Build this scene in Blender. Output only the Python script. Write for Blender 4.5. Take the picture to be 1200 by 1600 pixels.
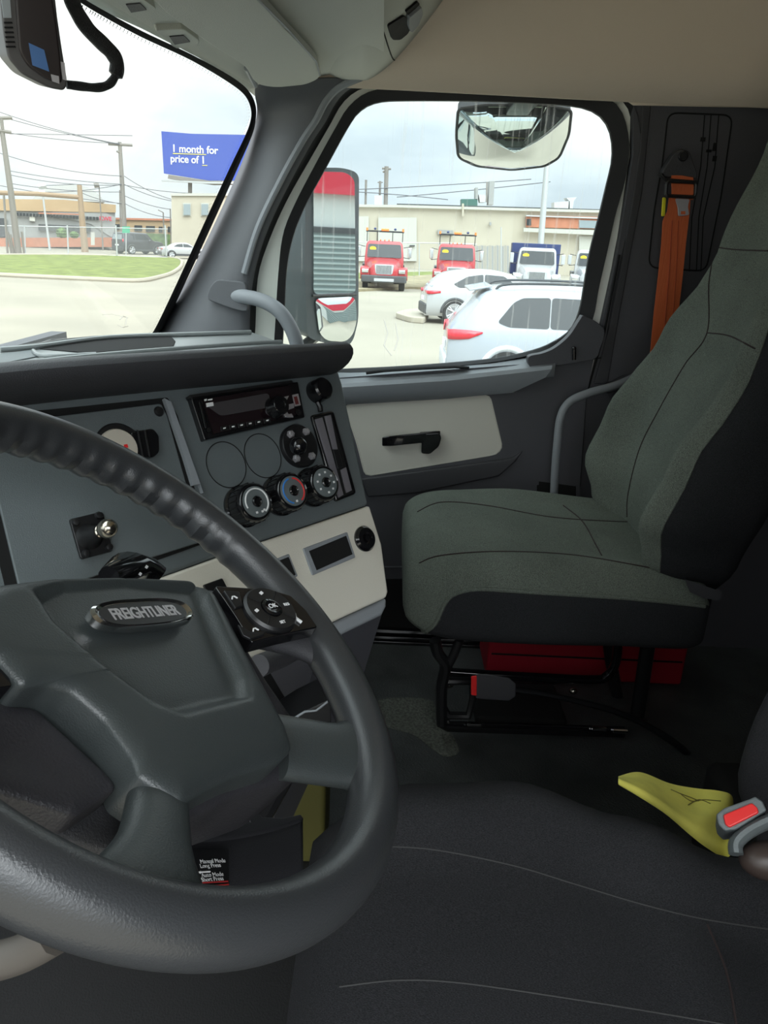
import bpy, bmesh, math, random
from mathutils import Vector, Matrix
from mathutils.bvhtree import BVHTree
random.seed(4)
PI = math.pi
scn = bpy.context.scene
for o in list(bpy.data.objects): bpy.data.objects.remove(o, do_unlink=True)
COL = scn.collection

# ---------------------------------------------------------------- camera
FPX = 1170.0
PITCH, ROLL = math.radians(19.85), math.radians(2.58)
CAM = Vector((-0.95, 0.0, 2.38))
_f = Vector((math.cos(PITCH), 0, -math.sin(PITCH)))
_r0 = Vector((0, -1, 0)); _u0 = _r0.cross(_f)
CR = _r0 * math.cos(ROLL) + _u0 * math.sin(ROLL)
CU = -_r0 * math.sin(ROLL) + _u0 * math.cos(ROLL)
cd = bpy.data.cameras.new('camera'); cam = bpy.data.objects.new('camera', cd); COL.objects.link(cam)
cam.matrix_world = Matrix(((CR.x, CU.x, -_f.x, CAM.x), (CR.y, CU.y, -_f.y, CAM.y), (CR.z, CU.z, -_f.z, CAM.z), (0, 0, 0, 1)))
cd.sensor_fit = 'VERTICAL'; cd.sensor_height = 36.0; cd.lens = 36.0 * FPX / 1600.0
cd.clip_start = 0.02; cd.clip_end = 2000
scn.camera = cam
scn.view_settings.view_transform = 'Standard'
scn.view_settings.look = 'None'
scn.view_settings.gamma = 1.0
scn.view_settings.use_curve_mapping = False
scn.view_settings.exposure = 0.42

# ---------------------------------------------------------------- overcast sky
w = bpy.data.worlds.new('sky'); scn.world = w; w.use_nodes = True
nt = w.node_tree; nt.nodes.clear(); N = nt.nodes.new; L = nt.links.new
out = N('ShaderNodeOutputWorld'); bg = N('ShaderNodeBackground')
tc = N('ShaderNodeTexCoord'); mp = N('ShaderNodeMapping'); mp.inputs['Scale'].default_value = (1.0, 1.0, 3.2)
mp.inputs['Location'].default_value = (3.1, 0.6, 0.3)
n1 = N('ShaderNodeTexNoise'); n1.inputs['Scale'].default_value = 2.6; n1.inputs['Detail'].default_value = 7; n1.inputs['Roughness'].default_value = 0.55
cr = N('ShaderNodeValToRGB')
cr.color_ramp.elements[0].position = 0.36; cr.color_ramp.elements[0].color = (0.68, 0.76, 0.82, 1)
cr.color_ramp.elements[1].position = 0.62; cr.color_ramp.elements[1].color = (1.0, 1.0, 0.98, 1)
e = cr.color_ramp.elements.new(0.5); e.color = (0.84, 0.91, 0.95, 1)
L(tc.outputs['Generated'], mp.inputs['Vector']); L(mp.outputs['Vector'], n1.inputs['Vector'])
L(n1.outputs['Fac'], cr.inputs['Fac']); L(cr.outputs['Color'], bg.inputs['Color'])
SKY, ZEN, LOBE = 0.83, 2.2, 4.2
bg.inputs['Strength'].default_value = SKY
# overcast luminance: brighter towards the zenith and in a lobe added high behind the driver's side to light the cab
FILLV = Vector((-0.62, -0.28, 0.74)).normalized()
nv = N('ShaderNodeVectorMath'); nv.operation = 'NORMALIZE'; L(tc.outputs['Generated'], nv.inputs[0])
sx = N('ShaderNodeSeparateXYZ'); L(nv.outputs[0], sx.inputs[0])
zz = N('ShaderNodeMath'); zz.operation = 'MAXIMUM'; zz.inputs[1].default_value = 0; L(sx.outputs[2], zz.inputs[0])
zp = N('ShaderNodeMath'); zp.operation = 'POWER'; zp.inputs[1].default_value = 1.4; L(zz.outputs[0], zp.inputs[0])
z1 = N('ShaderNodeMath'); z1.operation = 'MULTIPLY_ADD'; z1.inputs[1].default_value = ZEN; z1.inputs[2].default_value = SKY; L(zp.outputs[0], z1.inputs[0])
dt = N('ShaderNodeVectorMath'); dt.operation = 'DOT_PRODUCT'; dt.inputs[1].default_value = FILLV; L(nv.outputs[0], dt.inputs[0])
d0 = N('ShaderNodeMath'); d0.operation = 'MAXIMUM'; d0.inputs[1].default_value = 0; L(dt.outputs['Value'], d0.inputs[0])
d1 = N('ShaderNodeMath'); d1.operation = 'POWER'; d1.inputs[1].default_value = 5; L(d0.outputs[0], d1.inputs[0])
d2 = N('ShaderNodeMath'); d2.operation = 'MULTIPLY_ADD'; d2.inputs[1].default_value = LOBE; L(d1.outputs[0], d2.inputs[0]); L(z1.outputs[0], d2.inputs[2])
L(d2.outputs[0], bg.inputs['Strength'])
L(bg.outputs[0], out.inputs['Surface'])
w.cycles.sampling_method = 'MANUAL'; w.cycles.sample_map_resolution = 1024
scn.cycles.max_bounces = 10; scn.cycles.diffuse_bounces = 6; scn.cycles.glossy_bounces = 5
scn.cycles.transparent_max_bounces = 16; scn.cycles.sample_clamp_indirect = 4.0
scn.cycles.use_denoising = True
# wide soft sun added behind the driver's side to help light the cab
sd = bpy.data.lights.new('fill_sun', 'SUN'); sd.energy = 0.8; sd.angle = math.radians(50); sd.color = (1, .985, .95)
so = bpy.data.objects.new('fill_sun', sd); COL.objects.link(so)
so.rotation_euler = (-FILLV).to_track_quat('-Z', 'Y').to_euler()

# ---------------------------------------------------------------- geometry helpers
def ray(x, y):
    return (_f * FPX + CR * (x - 600) + CU * (800 - y)).normalized()
def hit(x, y, p0, n):
    d = ray(x, y); return CAM + d * ((Vector(p0) - CAM).dot(n) / d.dot(n))
def PX(x, y, v): return hit(x, y, (v, 0, 0), Vector((1, 0, 0)))
def PZ(x, y, v): return hit(x, y, (0, 0, v), Vector((0, 0, 1)))
class Fr:                                   # a real plane with two axes along it and its outward normal
    def __init__(s, o, n, up=(0, 0, 1)):
        s.o = Vector(o); s.n = Vector(n).normalized()
        s.e1 = Vector(up).cross(s.n).normalized(); s.e2 = s.n.cross(s.e1)
    def p(s, u, v, h=0): return s.o + s.e1 * u + s.e2 * v + s.n * h
    def px(s, x, y, h=0): return hit(x, y, s.o + s.n * h, s.n)
    def uv(s, x, y, h=0):
        q = s.px(x, y, h) - s.o; return (q.dot(s.e1), q.dot(s.e2))
def upright(gx, gy, z=0):                    # a standing plane on the ground point seen there, facing the camera
    g = PZ(gx, gy, z); n = CAM - g; n.z = 0
    return Fr(g, n)
def rnd(pts, r, seg=5):
    out = []; n = len(pts); pts = [Vector(p) for p in pts]
    for i in range(n):
        a, b, c = pts[i - 1], pts[i], pts[(i + 1) % n]
        u = (a - b); v = (c - b); rr = min(r, u.length * .49, v.length * .49)
        p0 = b + u.normalized() * rr; p1 = b + v.normalized() * rr
        for k in range(seg + 1):
            t = k / seg; out.append((1 - t) ** 2 * p0 + 2 * t * (1 - t) * b + t * t * p1)
    return out
def crom(pts, n=8, closed=False):
    pts = [Vector(p) for p in pts]; m = len(pts); out = []
    rng = range(m) if closed else range(m - 1)
    for i in rng:
        if closed: p = [pts[(i - 1) % m], pts[i], pts[(i + 1) % m], pts[(i + 2) % m]]
        else: p = [pts[max(i - 1, 0)], pts[i], pts[i + 1], pts[min(i + 2, m - 1)]]
        for k in range(n):
            t = k / n
            out.append(.5 * ((2 * p[1]) + (p[2] - p[0]) * t + (2 * p[0] - 5 * p[1] + 4 * p[2] - p[3]) * t * t + (3 * p[1] - p[0] - 3 * p[2] + p[3]) * t ** 3))
    if not closed: out.append(pts[-1])
    return out
def lerp(tab, t):
    if t <= tab[0][0]: return tab[0][1]
    for (a, x), (b, y) in zip(tab, tab[1:]):
        if t <= b:
            s = (t - a) / (b - a); s = s * s * (3 - 2 * s); return x + (y - x) * s
    return tab[-1][1]
def sstep(a, b, x):
    t = max(0, min(1, (x - a) / (b - a))); return t * t * (3 - 2 * t)

ORG = {}
class MB:
    def __init__(s): s.v = []; s.f = []
    def add(s, v, f):
        k = len(s.v); s.v += [Vector(p) for p in v]; s.f += [tuple(i + k for i in q) for q in f]; return s
    def box(s, lo, hi):
        x0, y0, z0 = lo; x1, y1, z1 = hi
        return s.add([(x0, y0, z0), (x1, y0, z0), (x1, y1, z0), (x0, y1, z0), (x0, y0, z1), (x1, y0, z1), (x1, y1, z1), (x0, y1, z1)],
                     [(3, 2, 1, 0), (4, 5, 6, 7), (0, 1, 5, 4), (1, 2, 6, 5), (2, 3, 7, 6), (3, 0, 4, 7)])
    def fbox(s, fr, u0, v0, u1, v1, h0, h1):
        return s.add([fr.p(u, v, h) for h in (h0, h1) for (u, v) in ((u0, v0), (u1, v0), (u1, v1), (u0, v1))],
                     [(3, 2, 1, 0), (4, 5, 6, 7), (0, 1, 5, 4), (1, 2, 6, 5), (2, 3, 7, 6), (3, 0, 4, 7)])
    def prism(s, pts, vec):                  # polygon pts pushed along vec
        n = len(pts); vec = Vector(vec); pts = [Vector(p) for p in pts]
        f = [tuple(range(n)), tuple(range(2 * n - 1, n - 1, -1))] + [(i, (i + 1) % n, n + (i + 1) % n, n + i) for i in range(n)]
        return s.add(pts + [p + vec for p in pts], f)
    def loft(s, rings, closed=True, cap=True):
        n = len(rings[0]); v = [p for r in rings for p in r]; f = []
        for i in range(len(rings) - 1):
            for j in range(n if closed else n - 1):
                a = i * n + j; b = i * n + (j + 1) % n; f.append((a, b, b + n, a + n))
        if cap and closed:
            f.append(tuple(range(n))[::-1]); f.append(tuple(range((len(rings) - 1) * n, len(rings) * n)))
        return s.add(v, f)
    def tube(s, path, r, seg=12, flat=None, cap=True):
        path = [Vector(p) for p in path]; rings = []; up = None
        for i, p in enumerate(path):
            t = (path[min(i + 1, len(path) - 1)] - path[max(i - 1, 0)]).normalized()
            if up is None:
                up = Vector(flat) if flat else (Vector((0, 0, 1)) if abs(t.z) < .9 else Vector((1, 0, 0)))
            a = t.cross(up).normalized(); b = a.cross(t).normalized(); up = b
            rr = r(i / max(1, len(path) - 1)) if callable(r) else r
            ra, rb = rr if isinstance(rr, tuple) else (rr, rr)
            rings.append([p + a * (math.cos(k * 2 * PI / seg) * ra) + b * (math.sin(k * 2 * PI / seg) * rb) for k in range(seg)])
        return s.loft(rings, True, cap)
    def cyl(s, p0, p1, r0, r1=None, seg=24):
        r1 = r0 if r1 is None else r1
        return s.tube([p0, p1], lambda t: r0 + (r1 - r0) * t, seg)
    def lathe(s, fr, c, prof, seg=32):       # prof: (radius, height) in frame fr about point c
        c = Vector(c); rings = [[c + fr.e1 * (math.cos(k * 2 * PI / seg) * r) + fr.e2 * (math.sin(k * 2 * PI / seg) * r) + fr.n * h for k in range(seg)] for r, h in prof]
        return s.loft(rings)
    def ellip(s, c, r, nu=24, nv=14, e=1.0, fn=None):
        c = Vector(c); rings = []
        sg = lambda x, q: math.copysign(abs(x) ** q, x)
        for i in range(nv + 1):
            ph = -PI / 2 + PI * i / nv; ph = max(-PI / 2 + .02, min(PI / 2 - .02, ph)); ring = []
            for j in range(nu):
                th = 2 * PI * j / nu
                q = Vector((sg(math.cos(ph), e) * sg(math.cos(th), e), sg(math.cos(ph), e) * sg(math.sin(th), e), sg(math.sin(ph), e)))
                p = Vector((q.x * r[0], q.y * r[1], q.z * r[2])) + c
                ring.append(fn(p, q) if fn else p)
            rings.append(ring)
        return s.loft(rings)
    def build(s, name, mat, parent=None, bevel=0, smooth=True, sub=0, seg=2, weld=False, solid=0):
        org = Vector(ORG.get(parent.name, (0, 0, 0))) if parent else Vector((0, 0, 0))
        if not parent and s.v:
            lo = Vector([min(p[i] for p in s.v) for i in range(3)]); hi = Vector([max(p[i] for p in s.v) for i in range(3)])
            org = Vector(((lo.x + hi.x) / 2, (lo.y + hi.y) / 2, lo.z))
        me = bpy.data.meshes.new(name); me.from_pydata([p - org for p in s.v], [], s.f)
        bm = bmesh.new(); bm.from_mesh(me)
        if weld: bmesh.ops.remove_doubles(bm, verts=bm.verts, dist=1e-5)
        bmesh.ops.recalc_face_normals(bm, faces=bm.faces); bm.to_mesh(me); bm.free()
        o = bpy.data.objects.new(name, me); COL.objects.link(o)
        if parent: o.parent = parent
        else: o.location = org
        ORG[o.name] = org
        ms = mat if isinstance(mat, (list, tuple)) else [mat]
        for m in ms: me.materials.append(m)
        if smooth:
            for p in me.polygons: p.use_smooth = True
        if solid:
            md = o.modifiers.new('s', 'SOLIDIFY'); md.thickness = solid
        if bevel:
            md = o.modifiers.new('b', 'BEVEL'); md.width = bevel; md.segments = seg; md.limit_method = 'ANGLE'; md.angle_limit = math.radians(35)
            md.harden_normals = False
        if sub:
            md = o.modifiers.new('d', 'SUBSURF'); md.levels = sub; md.render_levels = sub
        if smooth and not sub:
            try:
                me.shade_smooth_by_angle = None
            except Exception: pass
            md = o.modifiers.new('w', 'WEIGHTED_NORMAL') if bevel else None
            if not bevel:
                me2 = me
                bm = bmesh.new(); bm.from_mesh(me2)
                for ed in bm.edges:
                    if len(ed.link_faces) == 2 and ed.calc_face_angle(0) > math.radians(38): ed.smooth = False
                bm.to_mesh(me2); bm.free()
        return o
def thing(name, label, cat, loc=(0, 0, 0), group=None, local=False, kind=None):
    o = bpy.data.objects.new(name, None); COL.objects.link(o); o.empty_display_size = .1
    o.location = loc; ORG[o.name] = Vector((0, 0, 0)) if local else Vector(loc)
    if label: o['label'] = label; o['category'] = cat
    if group: o['group'] = group
    if kind: o['kind'] = kind
    return o
def tag(o, label, cat, group=None, kind=None):
    o['label'] = label; o['category'] = cat
    if group: o['group'] = group
    if kind: o['kind'] = kind
    return o
def struct(o): o['kind'] = 'structure'; return o
def dup(o, parent=None):
    c = o.copy(); COL.objects.link(c)
    if parent: c.parent = parent
    for ch in [x for x in COL.objects if x.parent == o]: dup(ch, c)
    return c
FONT_CACHE = {}
def text(s, name, mat, parent, o, e1, e2, size, depth=.0005, align='CENTER', bold=0, sx=1.0, shear=0, space=1.0):
    cu = bpy.data.curves.new('t', 'FONT'); cu.body = s; cu.size = 1; cu.extrude = 0; cu.align_x = align; cu.align_y = 'CENTER'
    cu.offset = bold; cu.shear = shear; cu.space_character = space
    t = bpy.data.objects.new('t', cu); COL.objects.link(t)
    bpy.context.view_layer.update()
    me = bpy.data.meshes.new_from_object(t.evaluated_get(bpy.context.evaluated_depsgraph_get()))
    e1 = Vector(e1).normalized(); e2 = Vector(e2).normalized(); n = e1.cross(e2)
    m = MB(); m.add([Vector(o) + e1 * (v.co.x * size * sx) + e2 * (v.co.y * size) + n * .0002 for v in me.vertices], [tuple(p.vertices) for p in me.polygons])
    bpy.data.objects.remove(t, do_unlink=True); bpy.data.curves.remove(cu); bpy.data.meshes.remove(me)
    return m.build(name, mat, parent, smooth=False, solid=depth)
def seam(pxs, objs, name, mat, parent, r=.0014, n=10, lift=0.0004):
    bpy.context.view_layer.update(); deps = bpy.context.evaluated_depsgraph_get(); trees = []
    for o in objs: trees.append((BVHTree.FromObject(o, deps), o.matrix_world.inverted(), o.matrix_world))
    pts = []
    for q in crom([(a, b, 0) for a, b in pxs], n):
        d = ray(q.x, q.y); best = None
        for t, inv, mw in trees:
            h = t.ray_cast(inv @ CAM, (inv.to_3x3() @ d).normalized())
            if h[0] is not None:
                p = mw @ h[0]; k = (p - CAM).length
                if best is None or k < best[0]: best = (k, p, (mw.to_3x3() @ h[1]).normalized())
        if best: pts.append(best[1] + best[2] * lift)
    if len(pts) > 1: return MB().tube(pts, r, 6).build(name, mat, parent)

# ---------------------------------------------------------------- materials
MT = {}
def mat(name, col, rough=.5, metal=0, bump=0, scale=200, var=0, vscale=None, spec=.5, coat=0, emit=0, stretch=None, fabric=0):
    if name in MT: return MT[name]
    m = bpy.data.materials.new(name); m.use_nodes = True; nt = m.node_tree; b = nt.nodes['Principled BSDF']; N = nt.nodes.new; L = nt.links.new
    b.inputs['Base Color'].default_value = (*col, 1); b.inputs['Roughness'].default_value = rough; b.inputs['Metallic'].default_value = metal
    b.inputs['Specular IOR Level'].default_value = spec; b.inputs['Coat Weight'].default_value = coat
    if emit: b.inputs['Emission Color'].default_value = (*col, 1); b.inputs['Emission Strength'].default_value = emit
    if bump or var:
        tc = N('ShaderNodeTexCoord'); mp = N('ShaderNodeMapping'); L(tc.outputs['Object'], mp.inputs[0])
        if stretch: mp.inputs['Scale'].default_value = stretch
    if bump:
        n = N('ShaderNodeTexNoise'); n.inputs['Scale'].default_value = scale; n.inputs['Detail'].default_value = 3; L(mp.outputs[0], n.inputs['Vector'])
        bp = N('ShaderNodeBump'); bp.inputs['Strength'].default_value = bump; bp.inputs['Distance'].default_value = .002; L(n.outputs['Fac'], bp.inputs['Height']); L(bp.outputs[0], b.inputs['Normal'])
    if var:
        n = N('ShaderNodeTexNoise'); n.inputs['Scale'].default_value = vscale or 6; n.inputs['Detail'].default_value = 5; L(mp.outputs[0], n.inputs['Vector'])
        mr = N('ShaderNodeMapRange'); mr.inputs[1].default_value = .3; mr.inputs[2].default_value = .7; mr.inputs[3].default_value = 1 - var; mr.inputs[4].default_value = 1 + var; L(n.outputs['Fac'], mr.inputs[0])
        last = mr.outputs[0]
        if fabric:
            n2 = N('ShaderNodeTexNoise'); n2.inputs['Scale'].default_value = fabric; n2.inputs['Detail'].default_value = 2; L(mp.outputs[0], n2.inputs['Vector'])
            m2 = N('ShaderNodeMapRange'); m2.inputs[1].default_value = .3; m2.inputs[2].default_value = .7; m2.inputs[3].default_value = .55; m2.inputs[4].default_value = 1.45; L(n2.outputs['Fac'], m2.inputs[0])
            mu = N('ShaderNodeMath'); mu.operation = 'MULTIPLY'; L(last, mu.inputs[0]); L(m2.outputs[0], mu.inputs[1]); last = mu.outputs[0]
        vm = N('ShaderNodeVectorMath'); vm.operation = 'SCALE'; vm.inputs[0].default_value = col; L(last, vm.inputs['Scale']); L(vm.outputs[0], b.inputs['Base Color'])
    MT[name] = m; return m
def glass(name, tint=(.93, .97, .96), gloss=.012, streaks=0, haze=0):
    if name in MT: return MT[name]
    m = bpy.data.materials.new(name); m.use_nodes = True; nt = m.node_tree; nt.nodes.clear(); N = nt.nodes.new; L = nt.links.new
    out = N('ShaderNodeOutputMaterial'); tr = N('ShaderNodeBsdfTransparent'); tr.inputs[0].default_value = (*tint, 1)
    gl = N('ShaderNodeBsdfGlossy'); gl.inputs['Roughness'].default_value = .02
    mx = N('ShaderNodeMixShader'); lw = N('ShaderNodeLayerWeight'); lw.inputs[0].default_value = .5
    pw = N('ShaderNodeMath'); pw.operation = 'POWER'; pw.inputs[1].default_value = 5; L(lw.outputs['Facing'], pw.inputs[0])
    fr = N('ShaderNodeMath'); fr.operation = 'MULTIPLY_ADD'; fr.inputs[1].default_value = .15; fr.inputs[2].default_value = gloss; L(pw.outputs[0], fr.inputs[0])
    L(fr.outputs[0], mx.inputs[0]); L(tr.outputs[0], mx.inputs[1]); L(gl.outputs[0], mx.inputs[2]); last = mx
    if haze or streaks:
        df = N('ShaderNodeBsdfTranslucent'); df.inputs[0].default_value = (.8, .82, .8, 1)
        m2 = N('ShaderNodeMixShader'); tc = N('ShaderNodeTexCoord'); mp = N('ShaderNodeMapping'); mp.inputs['Scale'].default_value = (1, 60, 2.2) if streaks else (3, 3, 3)
        n = N('ShaderNodeTexNoise'); n.inputs['Scale'].default_value = 1.5; n.inputs['Detail'].default_value = 4; L(tc.outputs['Object'], mp.inputs[0]); L(mp.outputs[0], n.inputs['Vector'])
        mr = N('ShaderNodeMapRange'); mr.inputs[1].default_value = .58 if streaks else .3; mr.inputs[2].default_value = .8; mr.inputs[3].default_value = haze; mr.inputs[4].default_value = haze + streaks
        L(n.outputs['Fac'], mr.inputs[0]); L(mr.outputs[0], m2.inputs[0]); L(last.outputs[0], m2.inputs[1]); L(df.outputs[0], m2.inputs[2]); last = m2
    L(last.outputs[0], out.inputs[0]); MT[name] = m; return m
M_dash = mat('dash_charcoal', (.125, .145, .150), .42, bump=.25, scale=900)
M_soft = mat('soft_black', (.045, .045, .050), .55, bump=.35, scale=700)
M_black = mat('satin_black', (.012, .012, .013), .35)
M_gloss = mat('gloss_black', (.006, .006, .007), .12, coat=.5)
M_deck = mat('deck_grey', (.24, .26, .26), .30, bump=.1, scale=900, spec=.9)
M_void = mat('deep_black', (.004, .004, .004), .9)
M_rim = mat('rim_leatherette', (.038, .040, .043), .30, bump=.14, scale=800, spec=.65)
M_hub = mat('hub_grained', (.042, .049, .050), .36, bump=.18, scale=800, spec=.6)
M_hub2 = mat('hub_smooth_dark', (.034, .033, .038), .42, bump=.3, scale=500)
M_beige = mat('beige_plastic', (.72, .69, .60), .55, bump=.2, scale=800)
M_beige2 = mat('door_beige', (.66, .64, .56), .5, bump=.15, scale=700)
M_head = mat('headliner', (.80, .69, .56), .9, bump=.2, scale=500)
M_visor = mat('visor_grey', (.55, .56, .51), .8, bump=.3, scale=600)
M_grey = mat('trim_grey', (.27, .29, .31), .5, bump=.25, scale=700)
M_pillar = mat('pillar_grey', (.125, .130, .140), .6, bump=.3, scale=700)
M_door = mat('door_dark', (.075, .075, .085), .55, bump=.3, scale=700)
M_silver = mat('brushed_silver', (.55, .53, .55), .4, metal=.6)
M_chrome = mat('chrome', (.8, .8, .8), .15, metal=1)
M_brass = mat('worn_nickel', (.55, .50, .42), .2, metal=1)
M_white = mat('marking_white', (.8, .8, .8), .6)
M_fab = mat('seat_fabric', (.118, .134, .113), .95, bump=.6, scale=900, var=.18, vscale=5, fabric=700, spec=.15)
M_fabd = mat('seat_side_shaded', (.022, .023, .025), .95, bump=.4, scale=1100, var=.1, vscale=5, fabric=900, spec=.15)  # darker side cloth, with most of the shade on the seat sides painted in
M_fabk = mat('driver_seat_knit', (.024, .024, .026), .95, bump=.5, scale=1400, var=.15, vscale=6, fabric=1500, spec=.15, stretch=(1, .35, 1))
M_seam = mat('seam_thread', (.022, .012, .012), .9)
M_stitch = mat('stitch_grey', (.04, .04, .04), .9)
M_floor = mat('rubber_floor', (.055, .060, .060), .55, bump=.9, scale=260, var=.35, vscale=9)
M_orange = mat('orange_webbing', (.62, .13, .035), .55, bump=.4, scale=300, stretch=(1, 1, .1))
M_red = mat('case_red', (.30, .008, .02), .45)
M_redb = mat('button_red', (.75, .03, .03), .3)
M_yellow = mat('yellow_cloth', (.78, .72, .14), .8, bump=.3, scale=60, var=.12, vscale=20)
M_paint = mat('cab_white_paint', (.80, .83, .76), .3)
M_seal = mat('rubber_seal', (.016, .016, .018), .7)
M_glassd = glass('door_glass', (.93, .98, .98), streaks=.30, haze=.01)
M_glassw = glass('windshield_glass', (.95, .98, .97), haze=.02)
M_mirror = mat('mirror', (.82, .86, .86), .02, metal=1)

# ================================================================= CAB SHELL (setting)
DR = Fr((1, 0, 0), (-1, 0, 0))
def yz(pxs, x): return [PX(a, b, x) for a, b in pxs]
def polar(pts, c, n=96):
    out = []; m = len(pts); q = [(p.y - c[0], p.z - c[1]) for p in pts]
    for k in range(n):
        t = 2 * PI * k / n; dx, dy = math.cos(t), math.sin(t); best = 0
        for i in range(m):
            (x0, y0), (x1, y1) = q[i], q[(i + 1) % m]; ex, ey = x1 - x0, y1 - y0
            den = dx * ey - dy * ex
            if abs(den) < 1e-12: continue
            s = (x0 * ey - y0 * ex) / den; u = (x0 * dy - y0 * dx) / den
            if s > 0 and -1e-6 <= u <= 1 + 1e-6: best = max(best, s)
        out.append(Vector((pts[0].x, c[0] + dx * best, c[1] + dy * best)))
    return out
def ringset(specs, c, n=128): return [polar([Vector(p) for p in crom(yz(px, x), 6, True)] if sm else yz(px, x), c, n) for px, x, sm in specs]

G = [(441, 560), (444, 490), (447, 427), (456, 375), (475, 325), (510, 260), (543, 200), (562, 174), (590, 160), (640, 157), (760, 158), (880, 164), (925, 173), (946, 190), (956, 215), (957, 250), (948, 290), (936, 340), (923, 390), (914, 440), (906, 485), (892, 515), (868, 533), (832, 548), (760, 562), (640, 572), (540, 577), (450, 580)]
R1 = [(428, 565), (431, 490), (435, 425), (442, 367), (460, 320), (492, 258), (524, 200), (546, 165), (580, 142), (640, 136), (760, 135), (880, 138), (943, 150), (970, 172), (982, 210), (983, 245), (975, 290), (962, 335), (949, 393), (936, 450), (926, 500), (905, 530), (874, 545), (834, 554), (760, 567), (640, 577), (540, 583), (440, 590)]
R2 = [(400, 572), (400, 490), (404, 427), (424, 367), (450, 310), (484, 250), (514, 198), (538, 158), (574, 136), (640, 131), (760, 130), (880, 133), (952, 146), (980, 168), (989, 210), (988, 245), (981, 290), (972, 335), (960, 393), (950, 450), (940, 515), (925, 545), (880, 552), (836, 558), (760, 570), (640, 580), (540, 586), (430, 595)]
R3 = [(388, 575), (388, 490), (396, 427), (412, 367), (440, 308), (474, 246), (505, 192), (530, 150), (570, 130), (640, 126), (760, 125), (880, 127), (960, 140), (992, 165), (1002, 210), (1003, 245), (997, 290), (988, 335), (974, 393), (962, 450), (950, 515), (940, 560), (890, 560), (840, 564), (760, 575), (640, 585), (540, 592), (420, 600)]
wc = ((PX(700, 370, 1).y), PX(700, 370, 1).z)
ra, rb, rc_, rd, re_ = ringset([(G, 1.035, 1), (R1, 1.02, 1), (R1, 1.035, 1), (R2, 1.03, 1), (R3, 1.0, 1)], wc)
door = thing('door_1', None, None, (1.0, -.1, 1.3)); door['kind'] = 'structure'
MB().loft([ra, [p + Vector((.014, 0, 0)) for p in ra], [p + Vector((.0, 0, 0)) for p in rc_], rb, ra], True, False).build('window_frame', M_seal, door)
MB().loft([rc_, rd, [p + Vector((.05, 0, 0)) for p in rd], [p + Vector((.05, 0, 0)) for p in rc_]], True, False).build('painted_jamb', M_paint, door)
struct(MB().loft([rd, re_, [p + Vector((.03, 0, 0)) for p in re_]], True, False).build('trim_1', M_seal))
MB().prism([Vector((1.036, p.y, p.z)) for p in ra], (.004, 0, 0)).build('window_pane', M_glassd, door, smooth=False)

# rear pillar trim with its recessed belt panel
rp = thing('wall_right', None, None, (1, -.7, 1.3)); rp['kind'] = 'structure'
MB().prism(yz([(990, 162), (1010, 160), (1500, 172), (1700, 1300), (900, 1300), (900, 1000), (905, 760), (915, 620), (938, 520), (966, 390), (990, 240)], 1.004), (.04, 0, 0)).build('pillar_trim', M_door, rp)
def groove(name, pxs, x, r, parent, m=M_void, closed=True):
    pts = yz(pxs, x)
    if closed: pts = pts + [pts[0]]
    return MB().tube(pts, r, 6).build(name, m, parent)
groove('panel_groove', [(p.x, p.y) for p in rnd([(1044, 176), (1145, 180), (1128, 300), (1103, 424), (1013, 418), (1022, 330), (1036, 250)], 16)], 1.002, .0018, rp)
for x0, x1 in ((1101, 1077), (1111, 1088), (1123, 1095)):
    groove('slot', [(x0, 180), (x0 - 6, 260), (x1 + 4, 340), (x1, 424)], 1.002, .0013, rp, M_void, False)
for a in ((1098, 218, 6, 3), (1107, 236, 7, 2), (1116, 230, 4, 6), (1116, 248, 5, 4)):
    c = PX(a[0], a[1], 1.003); MB().box((.999, c.y - a[2] / 1200, c.z - a[3] / 700), (1.003, c.y + a[2] / 1200, c.z + a[3] / 700)).build('slot', M_void, rp)
MB().prism(yz([(1003, 165), (1018, 163), (1004, 300), (985, 400), (965, 510), (950, 600), (928, 600), (952, 510), (973, 400), (990, 300), (1000, 230)], 1.0), (.01, 0, 0)).build('pillar_edge', M_soft, rp, bevel=.003)

# headliner side, gently curved into the roof
rings = []
for k in range(9):
    t = k / 8; x = 1.0 - .05 * t - .28 * t * t; z0 = .62 * t
    rings.append([(x, y, 2.705 + (0 if y < 0 else .003) + z0 + (.02 if False else 0)) for y in (-1.25, -.9, -.5, 0, .04, .1, .2, .30)])
struct(MB().loft([rings[i] for i in range(9)], False).build('wall_upper_right', M_head, solid=.02))
struct(MB().tube(yz([(575, 127), (760, 124), (940, 127), (990, 161), (1200, 165), (1500, 171)], .999), .005, 8).build('trim_2', M_head))
struct(MB().box((-1.25, -1.25, 3.3), (1.02, .26, 3.34)).build('ceiling', M_head))
struct(MB().box((-1.25, -1.3, 1.26), (1.06, .95, 1.3)).build('floor', M_floor))
M_patch = mat('speckled_patch', (.10, .108, .092), .95, bump=.8, scale=300, var=.45, vscale=160)  # lighter speckled patch of the floor
o = MB().prism([PZ(p.x, p.y, 1.302) for p in crom([(590, 1095, 0), (640, 1090, 0), (676, 1096, 0), (684, 1125, 0), (708, 1150, 0), (716, 1176, 0), (690, 1180, 0), (650, 1150, 0), (612, 1138, 0), (590, 1130, 0)], 5, True)], (0, 0, -.001)).build('floor_patch', M_patch, smooth=False); struct(o)
o = MB().box((-1.1, -.6, 1.301), (.12, .85, 1.308)).build('footwell_shade', mat('shade_black', (.012, .012, .012), .8, bump=.5, scale=300)); tag(o, 'near-black sheet standing for shade on the floor in front of and under the driver seat', 'shade sheet')  # near-black sheet added to paint the shade over the driver footwell
struct(MB().box((-1.25, -1.3, 1.3), (1.06, -1.26, 3.34)).build('wall_back', M_door))
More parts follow.
